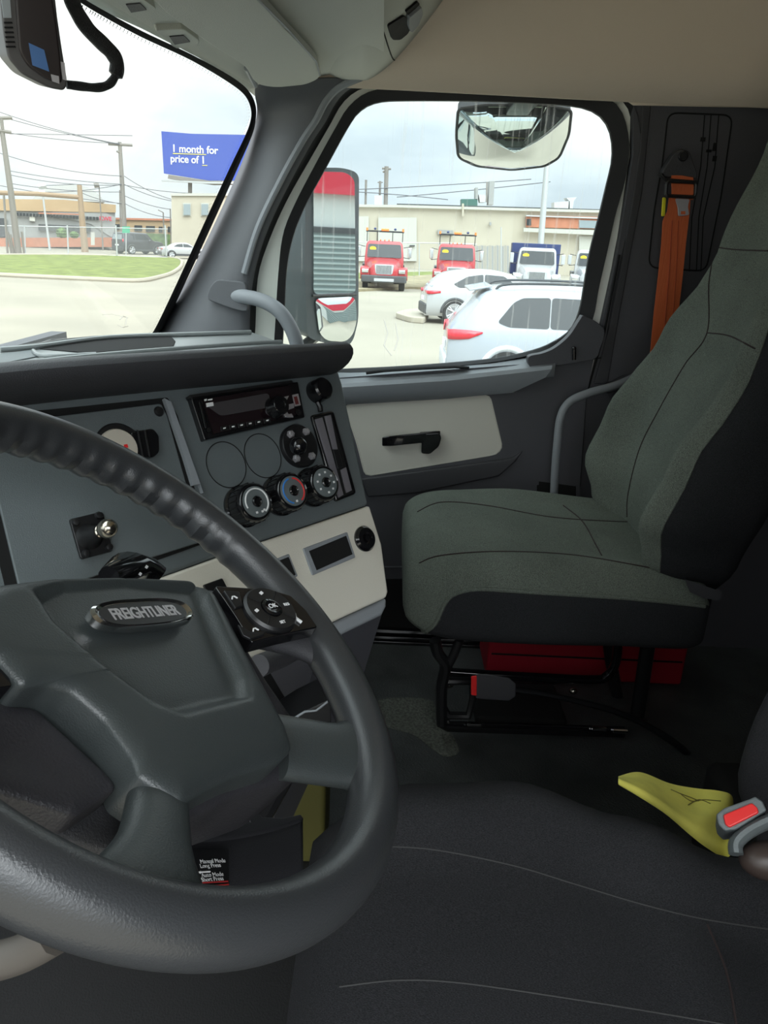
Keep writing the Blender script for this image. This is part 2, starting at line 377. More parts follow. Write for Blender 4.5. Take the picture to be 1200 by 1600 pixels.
struct(MB().box((-1.25, .86, 1.3), (1.06, .9, 2.12)).build('wall_front', M_door))
struct(MB().box((1.03, -.9, 1.26), (1.07, .9, 2.02)).build('wall_lower_right', M_soft))
b = MB().box((-1.27, -1.3, 1.3), (-1.23, -.62, 3.34)); b.box((-1.27, -.62, 2.80), (-1.23, .9, 3.34)); b.box((-1.27, .62, 1.3), (-1.23, .9, 2.80))
struct(b.build('wall_left', M_door))

# windshield plane (raked), header, A pillar
WA, WB = Vector((1, .61, 2.127)), Vector((1, .347, 2.657)); WN = (WB - WA).cross(Vector((1, 0, 0))).normalized(); WS = Fr(WA, -WN)
def pws(x, y, h=0): return hit(x, y, WS.o + WS.n * h, WS.n)
gl = [Vector((-1.15, pws(395, 170).y, pws(395, 170).z)), Vector((-1.2, .61, 2.127)), Vector((1.0, .61, 2.127)), pws(395, 170), pws(390, 140)]
hd = [pws(x, y) for x, y in ((400, 168), (396, 145), (370, 125), (300, 86), (220, 45), (130, -2), (40, -50))]
wnd = struct(MB().prism([Vector((-1.2, .61, 2.127)), Vector((1.01, .61, 2.127)), Vector((1.01, .33, 2.69)), Vector((-1.2, .33, 2.69))], -WS.n * .006).build('window_1', M_glassw, smooth=False))
# black frit band with its fading dots along the pillar and header edge of the glass
edge = [(236, 532), (252, 512), (290, 432), (330, 345), (366, 265), (388, 215), (396, 190), (396, 168), (386, 146), (362, 125), (300, 90), (220, 52), (150, 14), (120, -4)]
inner = [(226, 532), (242, 510), (281, 428), (320, 342), (357, 262), (380, 214), (389, 190), (390, 171), (381, 150), (357, 130), (298, 95), (217, 57), (146, 18), (112, -4)]
eo = [pws(x + (5 if y > 200 else 3), y - 3, .003) for x, y in edge]; ei = [pws(x + 2, y, .003) for x, y in inner]
frit = struct(MB().loft([crom(eo, 6), crom(ei, 6)], False).build('trim_3', M_void, solid=.001))
dm = MB(); cp = crom([(x, y, 0) for x, y in inner], 14)
acc = 0; last = cp[0]
for q in cp[1:]:
    acc += (q - last).length; d = (q - last).normalized(); last = q
    if acc > 4.2:
        acc = 0
        for k, rr in ((1.5, .0014), (4.5, .0010)):
            c = pws(q.x + d.y * k * -1 * (1 if True else 1), q.y + d.x * k + (0), .004) if False else pws(q.x - abs(d.y) * k, q.y + abs(d.x) * k, .0032)
            dm.add([c + WS.e1 * math.cos(a * PI / 3) * rr + WS.e2 * math.sin(a * PI / 3) * rr for a in range(6)], [tuple(range(6))])
o = dm.build('frit_dots', M_void, smooth=False); o['kind'] = 'structure'

ap = thing('wall_front_pillar', None, None, (1, .45, 2.0)); ap['kind'] = 'structure'
Lp = [(246, 528), (262, 500), (301, 425), (340, 345), (374, 270), (395, 215), (402, 185), (402, 165), (398, 145), (400, 128)]
Mp = [(310, 526), (322, 498), (352, 425), (385, 345), (420, 270), (440, 215), (455, 185), (468, 160), (480, 140), (490, 118)]
Rp = [(392, 575), (390, 500), (397, 427), (419, 355), (455, 280), (487, 222), (508, 190), (524, 160), (545, 138), (580, 122)]
rl = crom([pws(x, y, .004) for x, y in Lp], 4); rm = crom([PX(x, y, .955) for x, y in Mp], 4); rr_ = crom([PX(x, y, .998) for x, y in Rp], 4)
def bez(a, b, c, n=8): return [(1 - t) ** 2 * a + 2 * t * (1 - t) * b + t * t * c for t in [k / n for k in range(n + 1)]]
MB().loft([bez(a, b, c) for a, b, c in zip(rl, rm, rr_)], False).build('pillar_cover', M_pillar, ap, solid=.004)
edgeL = crom([PX(x - 14, y, .99) for x, y in Rp[2:]], 5)
MB().tube([p + Vector((-.012, 0, 0)) for p in edgeL], .008, 8).build('pillar_edge', M_grey, ap)  # lighter grey tube stands in for the highlight along the pillar edge

# headliner front: header panel, visor with hooks, overhead console
hdr = thing('sun_visor', 'grey fabric sun visor folded up along the top of the windshield', 'sun visor', (.5, .2, 2.68))
HN = (Vector((0, -1, .22))).cross(Vector((1, 0, .06))).normalized(); HP = Fr((.93, .333, 2.69), HN if HN.z < 0 else -HN)
hp = lambda x, y, h=0: hit(x, y, HP.o + HP.n * h, HP.n)
head = struct(MB().prism([hp(x, y) for x, y in ((100, -10), (220, 44), (310, 90), (372, 128), (398, 150), (470, 150), (540, 134), (600, 90), (600, -60), (100, -60))], -HP.n * .02).build('wall_header', M_visor))
hA = hp(104, -8); struct(MB().prism([Vector((x, y, 2.622 + (.37 - y) * .22)) for x, y in ((hA.x + .01, .372), (-1.2, .372), (-1.2, .05), (hA.x + .01, .05))], (0, 0, .02)).build('wall_header_left', M_visor))
MB().prism([hp(x, y, .022) for x, y in [(p.x, p.y) for p in rnd([(232, -8), (262, 22), (330, 70), (385, 104), (399, 132), (430, 137), (480, 132), (503, 120), (497, 98), (440, 40), (396, -8)], 14)]], -HP.n * .016).build('panel', M_visor, hdr, bevel=.005)
MB().tube([hp(x, y, .026) for x, y in ((500, 118), (494, 96), (450, 46), (396, -8))], .0016, 6).build('piping', M_grey, hdr)
MB().tube([hp(x, y, .01) for x, y in ((386, 106), (399, 133))], .006, 8).build('hinge_rod', M_grey, hdr)
for k, (x, y) in enumerate(((205, 12), (273, 62))):
    t = thing('visor_clip', ('grey plastic clip at the very top edge, nearest the dash camera' if k == 0 else 'grey plastic clip halfway along the header, nearest the sun visor'), 'clip', hp(x, y), group='clips on the windshield header')
    MB().prism([hp(a + x, b + y, .008) for a, b in [(p.x, p.y) for p in rnd([(-32, -14), (14, -16), (40, 2), (34, 12), (-2, 14), (-10, 2)], 5)]], -HP.n * .01).build('clip_body', M_visor, t, bevel=.003)
    MB().prism([hp(a + x, b + y, .0095) for a, b in [(-8, -4), (14, -6), (24, 4), (0, 8)]], -HP.n * .004).build('clip_slot', M_soft, t)
con = thing('overhead_console', 'grey overhead storage console with a latch opening above the passenger door', 'console', (.7, .1, 2.75))
prof = crom([PX(x, y, 1.0) for x, y in ((380, -30), (412, 22), (446, 62), (496, 106), (530, 126), (560, 129), (580, 126), (612, 103), (650, 62), (690, 12), (720, -30))], 6)
MB().loft([[Vector((x, p.y, p.z + .10 * (1 - x) ** 2)) for p in prof] + [Vector((x, -.15, 3.1)), Vector((x, .4, 3.1))] for x in (1.0, .9, .75, .6, .4, .2, -.2, -.7, -1.2)], True).build('console_shell', M_visor, con)
def decal(name, pxs, obj, lift, th, m, parent, bev=0, mid=None):
    bpy.context.view_layer.update(); t = BVHTree.FromObject(obj, bpy.context.evaluated_depsgraph_get()); off = Vector(ORG[obj.name]); ps_ = []; nn = Vector((0, 0, 0))
    for x, y in pxs:
        h_ = t.ray_cast(CAM - off, ray(x, y))
        if h_[0] is not None: ps_.append(h_[0] + off); nn += h_[1]
    nn.normalize()
    if nn.dot(ray(*pxs[0])) > 0: nn = -nn
    return MB().prism([p + nn * lift for p in ps_], -nn * th).build(name, m, parent, bevel=bev, smooth=False)
shell = [o for o in COL.objects if o.name.startswith('console_shell')][0]
seam([(578, -12), (586, 14), (600, 52), (612, 88), (620, 94), (632, 84), (655, 56), (690, 10)], [shell], 'cap_gap', M_void, con, r=.0016)
decal('latch_recess', [(p.x, p.y) for p in rnd([(604, 38), (630, 22), (636, 30), (640, 40), (636, 50), (624, 60), (611, 60)], 4)], shell, .004, .006, M_void, con)
decal('latch_recess', [(p.x, p.y) for p in rnd([(632, 16), (651, 0), (654, 4), (636, 22)], 2)], shell, .004, .006, M_void, con)
decal('latch', [(p.x, p.y) for p in rnd([(634, 22), (654, 5), (656, 16), (649, 34), (638, 46), (634, 36)], 3)], shell, .010, .010, M_grey, con, .002)

# ---------------------------------------------------------------- passenger door panel
bez_o = [(p.x, p.y) for p in rnd([(536, 631), (766, 616), (786, 700), (776, 711), (570, 745), (556, 690)], 10)]
bez_i = [(p.x, p.y) for p in rnd([(568, 640), (742, 628), (762, 690), (752, 700), (590, 728), (578, 690)], 12)]
bc = (PX(665, 680, 1).y, PX(665, 680, 1).z)
o1, o2, o3 = [polar(yz(q, x), bc, 120) for q, x in ((bez_o, .985), ([(p[0] * .985 + 665 * .015, p[1] * .985 + 680 * .015) for p in bez_o], .984), (bez_i, 1.035))]
dpan = polar(yz([(505, 592), (860, 566), (908, 555), (936, 520), (916, 620), (906, 760), (900, 1010), (520, 1010)], .99), bc, 120)
MB().loft([dpan, [Vector((.985, p.y, p.z)) for p in polar(yz(bez_o, .985), bc, 120)]], True, False).build('door_panel', M_door, door)
MB().loft([o1, o2, o3], True, True).build('handle_bezel', M_beige2, door)
def cupf(p, q): return p
MB().ellip(PX(706, 655, 1.035), (.045, .075, .032), 28, 14, .7).build('handle_cup', M_beige2, door)
h = MB()
h.loft([[PX(x, y, xx) for x, y in ((a, b - c), (a, b + c))] + [PX(x, y, xx + .012) for x, y in ((a, b + c), (a, b - c))] for a, b, c, xx in ((597, 690, 7, .965), (610, 689, 8, .96), (640, 686, 8, .96), (660, 684, 8, .962), (688, 683, 10, .968))])
h.prism([PX(x, y, .963) for x, y in [(p.x, p.y) for p in rnd([(655, 678), (686, 676), (690, 684), (686, 698), (672, 710), (658, 709), (659, 693)], 4)]], (.06, 0, 0))
h.build('door_handle', M_gloss, door, bevel=.003)
MB().loft([yz([(525, 599), (700, 587), (860, 570)], .985), yz([(525, 600), (700, 588), (863, 571)], .955), yz([(525, 606), (700, 595), (862, 577)], .945), yz([(525, 620), (700, 608), (852, 590)], .95), yz([(525, 632), (700, 622), (800, 614), (838, 603)][:3], .97), yz([(525, 634), (700, 624), (815, 612)], .995)], False).build('armrest_trim', M_grey, door)
# sill ledge and its map slot
back = [(520, 581), (600, 578), (690, 572), (760, 566), (832, 555), (862, 546)]
front = [(520, 600), (600, 595), (690, 588), (760, 582), (832, 574), (868, 570)]
MB().prism(yz([(p.x, p.y) for p in crom([(826, 558, 0), (848, 552, 0), (868, 543, 0), (890, 524, 0), (906, 500, 0), (914, 494, 0), (944, 514, 0), (938, 545, 0), (930, 560, 0), (905, 566, 0), (868, 572, 0), (832, 576, 0)], 4, True)], .972), (.03, 0, 0)).build('sill_corner', M_door, door, bevel=.005)
MB().loft([yz(back, 1.03), yz(front, .965), [p + Vector((.0, 0, -.03)) for p in yz(front, .965)]], False).build('sill_ledge', M_grey, door, solid=.003)
MB().tube([PX(x, y, .985) for x, y in ((572, 583), (600, 579), (660, 575), (710, 573), (733, 575))], lambda t: (.004 + .011 * math.sin(PI * t) ** .5, .004), 8, flat=(0, 0, 1)).build('ledge_slot', M_void, door)
k = MB().cyl(PX(897, 562, .965), PX(897, 545, .965), .0055, .0055, 12); k.ellip(PX(897, 544, .965), (.006, .006, .005), 12, 8); k.build('lock_knob', M_gloss, door)
MB().prism(yz([(563, 748), (800, 716), (818, 704), (806, 722), (780, 745), (650, 772), (574, 778)], .978), (.03, 0, 0)).build('lower_ledge', M_soft, door, bevel=.006)
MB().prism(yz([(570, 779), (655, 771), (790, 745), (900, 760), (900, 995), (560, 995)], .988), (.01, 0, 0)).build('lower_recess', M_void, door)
MB().box((.93, -.6, 1.3), (.96, .5, 1.31)).build('sill_strip', M_gloss, door, bevel=.002)
MB().box((.97, -.6, 1.3), (1.0, .5, 1.325)).build('sill_strip', M_gloss, door, bevel=.002)
MB().tube([PX(x, y, .98) for x, y in ((598, 886), (660, 886))], .003, 6).build('lower_rib', M_door, door)
groove('door_gap', [(905, 760), (915, 620), (944, 520), (968, 398)], .998, .003, door, M_void, False)

# grab handles
t = thing('grab_handle', 'grey tubular grab handle at the base of the front pillar, by the windshield corner', 'grab handle', PX(385, 480, .97), group='grab handles by the passenger door')
MB().tube(crom([PX(x, y, xx) for x, y, xx in ((366, 462, .985), (385, 464, .965), (410, 470, .95), (435, 485, .94), (452, 508, .94), (463, 535, .945), (470, 570, .96))], 8), .0175, 16).build('bar', M_grey, t)
MB().prism([PX(x, y, .968) for x, y in [(p.x, p.y) for p in rnd([(338, 436), (384, 441), (388, 488), (366, 484), (322, 468), (326, 450)], 9)]], (.02, 0, 0)).build('base_cover', M_pillar, t, bevel=.003)
t = thing('grab_handle', 'dark bent tubular handle rising behind the passenger seat cushion, beside its backrest', 'grab handle', PX(870, 760, .95), group='grab handles by the passenger door')
MB().tube(crom([PX(x, y, xx) for x, y, xx in ((865, 790, .95), (867, 740, .94), (871, 690, .93), (876, 652, .93), (890, 628, .935), (920, 614, .945), (960, 603, .965), (990, 590, .99))], 8), .0105, 14).build('bar', M_grey, t)
MB().prism([PX(x, y, .985) for x, y in ((940, 606), (975, 588), (1010, 580), (1010, 606), (950, 616))], (.02, 0, 0)).build('base_cover', M_soft, t, bevel=.004)

# ---------------------------------------------------------------- orange belt
sb = thing('seat_belt', 'orange lap and shoulder belt hanging from the black anchor on the rear pillar', 'seat belt', PX(1040, 560, .97))
def bandx(pts, x, dx, name, m, parent, bev=.001, th=.004):
    l = [PX(a, y, x) for a, b, y in pts]; r = [PX(b, y, x) for a, b, y in pts]
    return MB().loft([[p, q, q + Vector((th, 0, 0)), p + Vector((th, 0, 0))] for p, q in zip(l, r)]).build(name, m, parent)
bandx([(1046, 1079, 308), (1043, 1078, 330), (1036, 1076, 345), (1034, 1072, 380), (1029, 1067, 430), (1022, 1060, 490), (1017, 1054, 545), (1010, 1046, 600), (1000, 1036, 680)], .962, 0, 'webbing', M_orange, sb)
bandx([(1049, 1083, 274), (1050, 1084, 292), (1050, 1083, 312)], .955, 0, 'webbing', M_orange, sb)
groove('webbing_fold', [(1050, 345), (1046, 420), (1040, 490), (1034, 560)], .9605, .0015, sb, mat('orange_dark', (.42, .07, .02), .6), False)
groove('webbing_fold', [(1060, 345), (1057, 420), (1052, 490), (1045, 560)], .9605, .001, sb, MT['orange_dark'], False)
MB().prism([PX(x, y, .955) for x, y in [(p.x, p.y) for p in rnd([(1064, 232), (1078, 236), (1090, 270), (1090, 280), (1034, 276), (1036, 266), (1054, 238)], 5)]], (.03, 0, 0)).build('anchor_cover', M_soft, sb, bevel=.004)
MB().lathe(DR, PX(1067, 244, .955), [(.011, -.004), (.011, .004), (.009, .006), (.001, .006)], 20).build('anchor_bolt', M_black, sb)
rg = [PX(x, y, .95) for x, y in [(p.x, p.y) for p in rnd([(1042, 283), (1088, 285), (1086, 308), (1040, 306)], 6)]]
MB().tube(rg + [rg[0]], .0042, 8).build('belt_guide', M_black, sb)
MB().tube([PX(x, y, .952) for x, y in ((1033, 272), (1040, 281), (1088, 285))], .004, 8).build('guide_bar', M_black, sb)
tg = MB().prism([PX(x, y, .953) for x, y in [(p.x, p.y) for p in rnd([(1055, 310), (1078, 311), (1075, 322), (1077, 336), (1060, 338), (1059, 324)], 3)]], (.003, 0, 0)).build('latch_plate', M_silver, sb, bevel=.0006)
MB().prism([PX(x, y, .9522) for x, y in ((1064, 330), (1071, 330), (1071, 335), (1064, 335))], (.001, 0, 0)).build('latch_slot', M_orange, tg)
MB().prism([PX(x, y, .953) for x, y in [(p.x, p.y) for p in rnd([(1036, 308), (1041, 309), (1039, 338), (1034, 338)], 2)]], (.006, 0, 0)).build('comfort_clip', mat('clip_yellow', (.75, .68, .02), .4), sb, bevel=.001)

# ================================================================= DASHBOARD
az, tl = math.radians(42), math.radians(27)
D = Fr(CAM + ray(388, 640) * 1.05, (-math.sin(az) * math.cos(tl), -math.cos(az) * math.cos(tl), math.sin(tl)))
dash = thing('dashboard', 'charcoal wraparound dashboard with a radio, climate knobs and a beige lower panel', 'dashboard', (0.1, .3, 1.3))
dp = lambda pxs, h: [D.px(x, y, h) for x, y in pxs]
def dpr(name, pxs, h1, th, m, parent=dash, bev=0, rad=0):
    if rad: pxs = [(p.x, p.y) for p in rnd(pxs, rad)]
    return MB().prism(dp(pxs, h1), -D.n * th).build(name, m, parent, bevel=bev)
# body: one slab behind the face plane with rounded right edge
body = MB(); body.prism(dp([(-260, 640), (-60, 618), (300, 590), (527, 570), (536, 600), (577, 789), (412, 845), (250, 903), (-60, 1010), (-260, 1080)], 0), -D.n * .16)
body.build('centre_fascia', M_dash, dash, bevel=.006)
MB().prism(dp([(-260, 1082), (-60, 1012), (250, 903.5), (412, 845.5), (578, 789.5), (597, 850), (607, 925), (604, 934), (523, 971), (430, 1012), (200, 1115), (-260, 1320)], .003), -D.n * .15).build('lower_fascia', M_beige, dash, bevel=.004)
MB().prism(dp([(-260, 1322), (200, 1116), (430, 1013), (523, 972), (606, 933), (605, 948), (598, 962), (540, 990), (430, 1050), (-260, 1400)], -.002), -D.n * .14).build('lower_lip', M_grey, dash, bevel=.006)
# pedestal and passenger side of the dash
ped = [D.px(x, y, -.05) for x, y in ((500, 1003), (520, 994), (540, 985), (598, 955))]
pd = MB(); back_ = [p - Vector((-.15, -.25, 0)) for p in ped]
pd.prism([Vector((p.x, p.y, 1.80)) for p in ped] + [Vector((.45, .5, 1.80)), Vector((-.1, .82, 1.80))], (0, 0, -.0001))
top = [Vector((p.x, p.y, p.z)) for p in ped] + [Vector((.5, .5, 1.75)), Vector((.3, .85, 1.75))]
bot = [Vector((p.x + .09, p.y + .11, 1.3)) for p in ped] + [Vector((.5, .6, 1.3)), Vector((.3, .85, 1.3))]
MB().loft([top, bot]).build('pedestal', M_door, dash)
MB().loft([[Vector((.32, .22, z)), Vector((.99, .30, z)), Vector((.99, .84, z)), Vector((.15, .84, z))] for z in (1.72, 1.95, 2.03)]).build('passenger_side', M_dash, dash, bevel=.02)
# padded brow along the top edge
bl = [D.px(x, y, .012) for x, y in ((-420, 665), (-200, 632), (0, 604), (200, 586), (400, 571), (500, 563), (534, 560))]
bl = crom(bl, 10); nb = len(bl) - 1
MB().tube(bl, lambda t: (.0001 + .048 * min(1, ((1 - t) * nb / 6.0) ** .5 if t > .6 else 1), .0001 + .021 * min(1, ((1 - t) * nb / 6.0) ** .45 if t > .6 else 1)), 20, flat=D.e2).build('padded_brow', M_soft, dash)
# top deck towards the glass
ZT = 2.205
def pt(pxs, z=ZT): return [PZ(x, y, z) for x, y in pxs]
vv = (ZT - D.o.z) / D.e2.z
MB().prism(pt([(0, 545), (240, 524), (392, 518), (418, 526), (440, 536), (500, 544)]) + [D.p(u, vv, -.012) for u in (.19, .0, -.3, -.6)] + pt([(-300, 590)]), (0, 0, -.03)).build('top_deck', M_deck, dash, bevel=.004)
MB().prism(pt([(62, 545), (170, 529), (268, 526), (274, 533), (270, 541), (140, 551)], ZT + .001), (0, 0, -.002)).build('deck_tray', M_void, dash)
MB().prism(pt([(-20, 556), (50, 546), (60, 556), (-20, 572)], ZT + .001), (0, 0, -.002)).build('deck_tray', M_dash, dash)
MB().tube(crom(pt([(-200, 592), (0, 571), (140, 556), (270, 545), (400, 536), (440, 534)], ZT + .004), 6), .0035, 8).build('deck_strip', M_deck, dash)  # raised tube standing in for the reflected light strip on the deck front
MB().tube(crom(pt([(52, 548), (70, 556), (150, 553)], ZT + .003), 5), .003, 8).build('deck_strip', M_deck, dash)
MB().tube(crom(pt([(0, 546), (60, 541), (170, 527), (300, 522), (392, 519)], ZT + .004), 5), .004, 8).build('deck_strip', M_deck, dash)

# left access plate in its recess
dpr('recess_gap', [(-60, 650), (75, 640), (262, 621), (278, 650), (300, 748), (328, 846), (222, 884), (60, 938), (16, 950), (-30, 760)], .001, .004, M_void, rad=4)
plate = dpr('access_plate', [(-60, 664), (80, 651), (252, 630), (262, 650), (290, 750), (318, 846), (222, 876), (60, 930), (34, 935), (-8, 760)], .004, .006, M_dash, bev=.002, rad=5)
dpr('frame_rail', [(257, 622), (268, 628), (318, 770), (313, 756), (302, 758), (288, 712)], .008, .008, M_grey, bev=.002)
def screw(x, y, h, parent, r=.005, m=M_black, hx=False):
    c = D.px(x, y, h); s = MB().lathe(D, c, [(r * 1.3, -.002), (r * 1.3, .001), (r, .0035), (r * .5, .004), (.0005, .004)], 14).build('screw', m, parent)
    return s
screw(248, 643, .004, plate, .005)
# bottle-cap style gauge plug and its tethered cover
gz = MB().lathe(D, D.px(186, 700, .004), [(.030, -.002), (.030, .002), (.028, .004), (.0005, .004)], 36).build('gauge_bezel', M_black, dash)
MB().lathe(D, D.px(184, 701, .008), [(.0235, -.001), (.0235, .003), (.022, .005), (.0005, .005)], 32).build('gauge_face', mat('gauge_cream', (.55, .50, .42), .4), gz)
MB().fbox(Fr(D.px(197, 697, .0135), D.n), -.0025, -.002, .002, .002, 0, .0006).build('gauge_mark', M_redb, gz)
cv = dpr('flip_cover', [(204, 674), (240, 669), (249, 680), (250, 706), (240, 715), (214, 712)], .012, .012, M_gloss, bev=.002, rad=5)
for x in (217, 228): MB().tube(dp([(x - 2, 672), (x + 6, 713)], .0125), .0012, 6).build('rib', M_black, cv)

# nickel ball stud on its square plate
bp_ = thing('ball_stud_mount', 'square black plate with a nickel ball stud, screwed to the left dash panel', 'mount', D.px(143, 836, .004))
MB().prism(dp([(p.x, p.y) for p in rnd([(109, 811), (161, 799), (177, 861), (127, 874)], 5)], .009), -D.n * .005).build('plate', M_black, bp_, bevel=.001)
for x, y in ((118, 816), (154, 806), (170, 855), (134, 865)): screw(x, y, .009, bp_, .0036)
MB().lathe(D, D.px(140, 838, .009), [(.015, 0), (.011, .006), (.008, .02), (.006, .03), (.0005, .03)], 24).build('stem', M_black, bp_)
MB().lathe(D, D.px(140, 838, .009), [(.006, .028), (.0075, .030), (.0075, .034), (.005, .036), (.007, .038), (.0095, .042), (.0105, .048), (.009, .055), (.005, .059), (.0005, .060)], 24).build('ball', M_brass, bp_)

# radio
rad = dpr('radio', [(298, 620), (466, 596), (477, 652), (320, 688)], .010, .02, M_gloss, bev=.002)
def rface(name, pxs, h, m, parent=rad, bev=0, r=0, th=.002):
    if r: pxs = [(p.x, p.y) for p in rnd(pxs, r)]
    return MB().prism([D.px(x, y, h) for x, y in pxs], -D.n * th).build(name, m, parent, bevel=bev)
rface('top_lip', [(297, 617), (456, 594), (458, 598), (299, 621)], .02, M_black, th=.012)
rface('screen', [(318, 624), (452, 602), (464, 648), (334, 678)], .0125, mat('screen_glass', (.012, .006, .008), .08, coat=1))
rface('screen_glare', [(320, 632), (420, 614), (424, 636), (345, 650)], .0128, mat('screen_dark', (.06, .055, .058), .15), r=6)
for k in range(6):
    x = 351 + k * 13.4; y = 669 - k * 2.4
    rface('preset_button', [(x - 6, y - 2.5), (x + 5, y - 4.5), (x + 6, y + 2.5), (x - 5, y + 4.5)], .0140, M_black, bev=.0005)
    rface('preset_mark', [(x - 2, y - .8), (x + 2, y - 1.5), (x + 2, y + .5), (x - 2, y + 1.2)], .0144, M_white)
kb = MB().lathe(D, D.px(428, 638, .012), [(.0155, 0), (.0155, .003), (.0135, .006), (.0135, .017), (.012, .019), (.007, .019), (.0065, .0175), (.0005, .0175)], 32).build('volume_knob', M_gloss, rad)
for q in (([(444, 620), (452, 618), (447, 628), (440, 630)]), ([(449, 632), (459, 630), (460, 637), (452, 640)]), ([(444, 648), (456, 646), (459, 652), (449, 652)]), ([(441, 642), (447, 641), (452, 648), (447, 652)])):
    rface('tuner_button', q, .0145, M_silver, bev=.0005)
us = rface('usb_port', [(457, 617), (466, 615), (470, 633), (461, 635)], .0135, M_silver, th=.001)
rface('port_core', [(459, 620), (464, 619), (467, 631), (462, 632)], .0138, mat('port_dark', (.12, .02, .02), .5), us, th=.0008)
MB().lathe(D, D.px(466, 644, .0135), [(.0045, 0), (.0045, .001), (.002, .001), (.002, 0), (.0005, 0)], 16).build('aux_jack', M_black, rad)
for q in (([(319, 624), (323, 623), (323, 626), (320, 627)]), ([(325, 624), (332, 622.5), (332, 625), (325, 626)]), ([(322, 630), (333, 628), (334, 634), (323, 636)])): rface('marking', q, .0135, M_white, th=.0005)
rface('side_key', [(311, 628), (314, 628), (324, 668), (321, 669)], .0125, M_black, bev=.0005)
MB().lathe(D, D.px(326, 672, .012), [(.003, 0), (.003, .001), (.0005, .001)], 12).build('sensor', M_black, rad)

# blank round knock-outs
for x, y in ((354, 726), (411, 712)):
    c = D.px(x, y, .0004); MB().tube([c + D.e1 * math.cos(a * PI / 24) * .0295 + D.e2 * math.sin(a * PI / 24) * .031 for a in range(49)], .0007, 6).build('knock_out_groove', M_void, dash)
# round mount with black ball
rm = thing('ball_mount', 'round black mount with a rubber ball and four bright screws, right of the blank discs', 'mount', D.px(465, 698, 0))
MB().lathe(D, D.px(465, 698, 0), [(.0315, -.001), (.0315, .006), (.030, .008), (.012, .009), (.0005, .009)], 40).build('plate', M_black, rm)
MB().lathe(D, D.px(466, 697, .009), [(.012, 0), (.008, .003), (.007, .014), (.0005, .014)], 24).build('stem', M_black, rm)
c = D.px(466, 697, .032); MB().ellip(c, (.0125, .0125, .0125), 28, 18).build('ball', M_gloss, rm)
for x, y in ((453, 679), (477, 675), (462, 717), (486, 713)): MB().lathe(D, D.px(x, y, .008), [(.0058, 0), (.0058, .004), (.004, .006), (.0015, .006), (.0012, .005), (.0003, .005)], 6).build('screw', M_silver, rm)
# power plug cap
pc = MB().lathe(D, D.px(493, 613, 0), [(.0175, 0), (.0175, .008), (.0165, .012), (.0165, .020), (.014, .023), (.0005, .024)], 32).build('socket_cap', M_gloss, dash)
MB().tube(dp([(496, 628), (500, 636), (501, 643)], .004), .004, 8).build('strap', M_black, pc)
# narrow vent
vt = dpr('air_vent', [(487, 648), (522, 641), (558, 771), (526, 784)], .006, .008, M_gloss, bev=.003, rad=5)
def vsl(name, q, h, m, th=.003): return MB().prism([D.px(x, y, h) for x, y in q], -D.n * th).build(name, m, vt, bevel=.0005)
vsl('vent_throat', [(492, 652), (518, 647), (552, 769), (529, 779)], .0063, M_void, .002)
M_vane = mat('vane_grey', (.18, .17, .19), .4, bump=.2, scale=900)
vsl('vane', [(493, 655), (504, 652), (537, 773), (530, 777)], .009, M_vane)
vsl('vane', [(508, 650), (517, 648), (528, 702), (521, 702)], .009, M_vane)
vsl('vane', [(533, 734), (541, 730), (550, 766), (542, 770)], .009, M_vane)
vsl('slider', [(521, 703), (530, 702), (537, 729), (528, 732)], .012, M_black)
# climate knobs
MI = lambda nm, c: mat(nm, c, .5)
def knob(x, y, marks):
    c = D.px(x, y, 0)
    k = MB().lathe(D, c, [(.0285, 0), (.0285, .004), (.026, .006), (.0265, .022), (.0255, .031), (.0235, .0335), (.0225, .0325), (.0005, .0325)], 44).build('climate_knob', M_gloss, dash)
    for a in range(0, 360, 18):
        t = math.radians(a); p = c + D.e1 * math.cos(t) * .0266 + D.e2 * math.sin(t) * .0266
        MB().cyl(p + D.n * .008, p + D.n * .028, .0009, .0009, 6).build('grip_rib', M_black, k)
    MB().lathe(D, c + D.n * .0325, [(.0205, 0), (.0205, .0012), (.0195, .0016), (.0005, .0016)], 36).build('dial', M_dash, k)
    MB().lathe(D, c + D.n * .034, [(.0072, 0), (.0075, .002), (.006, .0035), (.0045, .002), (.0005, .0015)], 24).build('hub', M_gloss, k)
    for kind, a0, a1, m in marks:
        if kind == 'arc':
            pts = [c + D.n * .0346 + D.e1 * math.cos(math.radians(a)) * .0172 + D.e2 * math.sin(math.radians(a)) * .0172 for a in range(a0, a1 + 1, 6)]
            MB().tube(pts, .0011, 6).build('dial_mark', m, k)
        else:
            t = math.radians(a0); p = c + D.n * .0345 + D.e1 * math.cos(t) * .0145 + D.e2 * math.sin(t) * .0145
            s = MB().fbox(Fr(p, D.n), -.0016, -.0014, .0016, .0014, 0, .0004)
            s.build('dial_mark', m, k)
knob(379, 792, [('arc', -60, 200, M_white), ('dot', 285, 0, M_white), ('dot', 250, 0, M_white), ('dot', 300, 0, M_white)])
knob(436, 775, [('arc', 100, 250, MI('mark_blue', (.03, .2, .6))), ('arc', -60, 80, MI('mark_red', (.7, .03, .03))), ('dot', 270, 0, M_white)])
knob(486, 762, [('dot', a, 0, M_white) for a in (210, 165, 120, 75, 30, -10, -50, 270)])
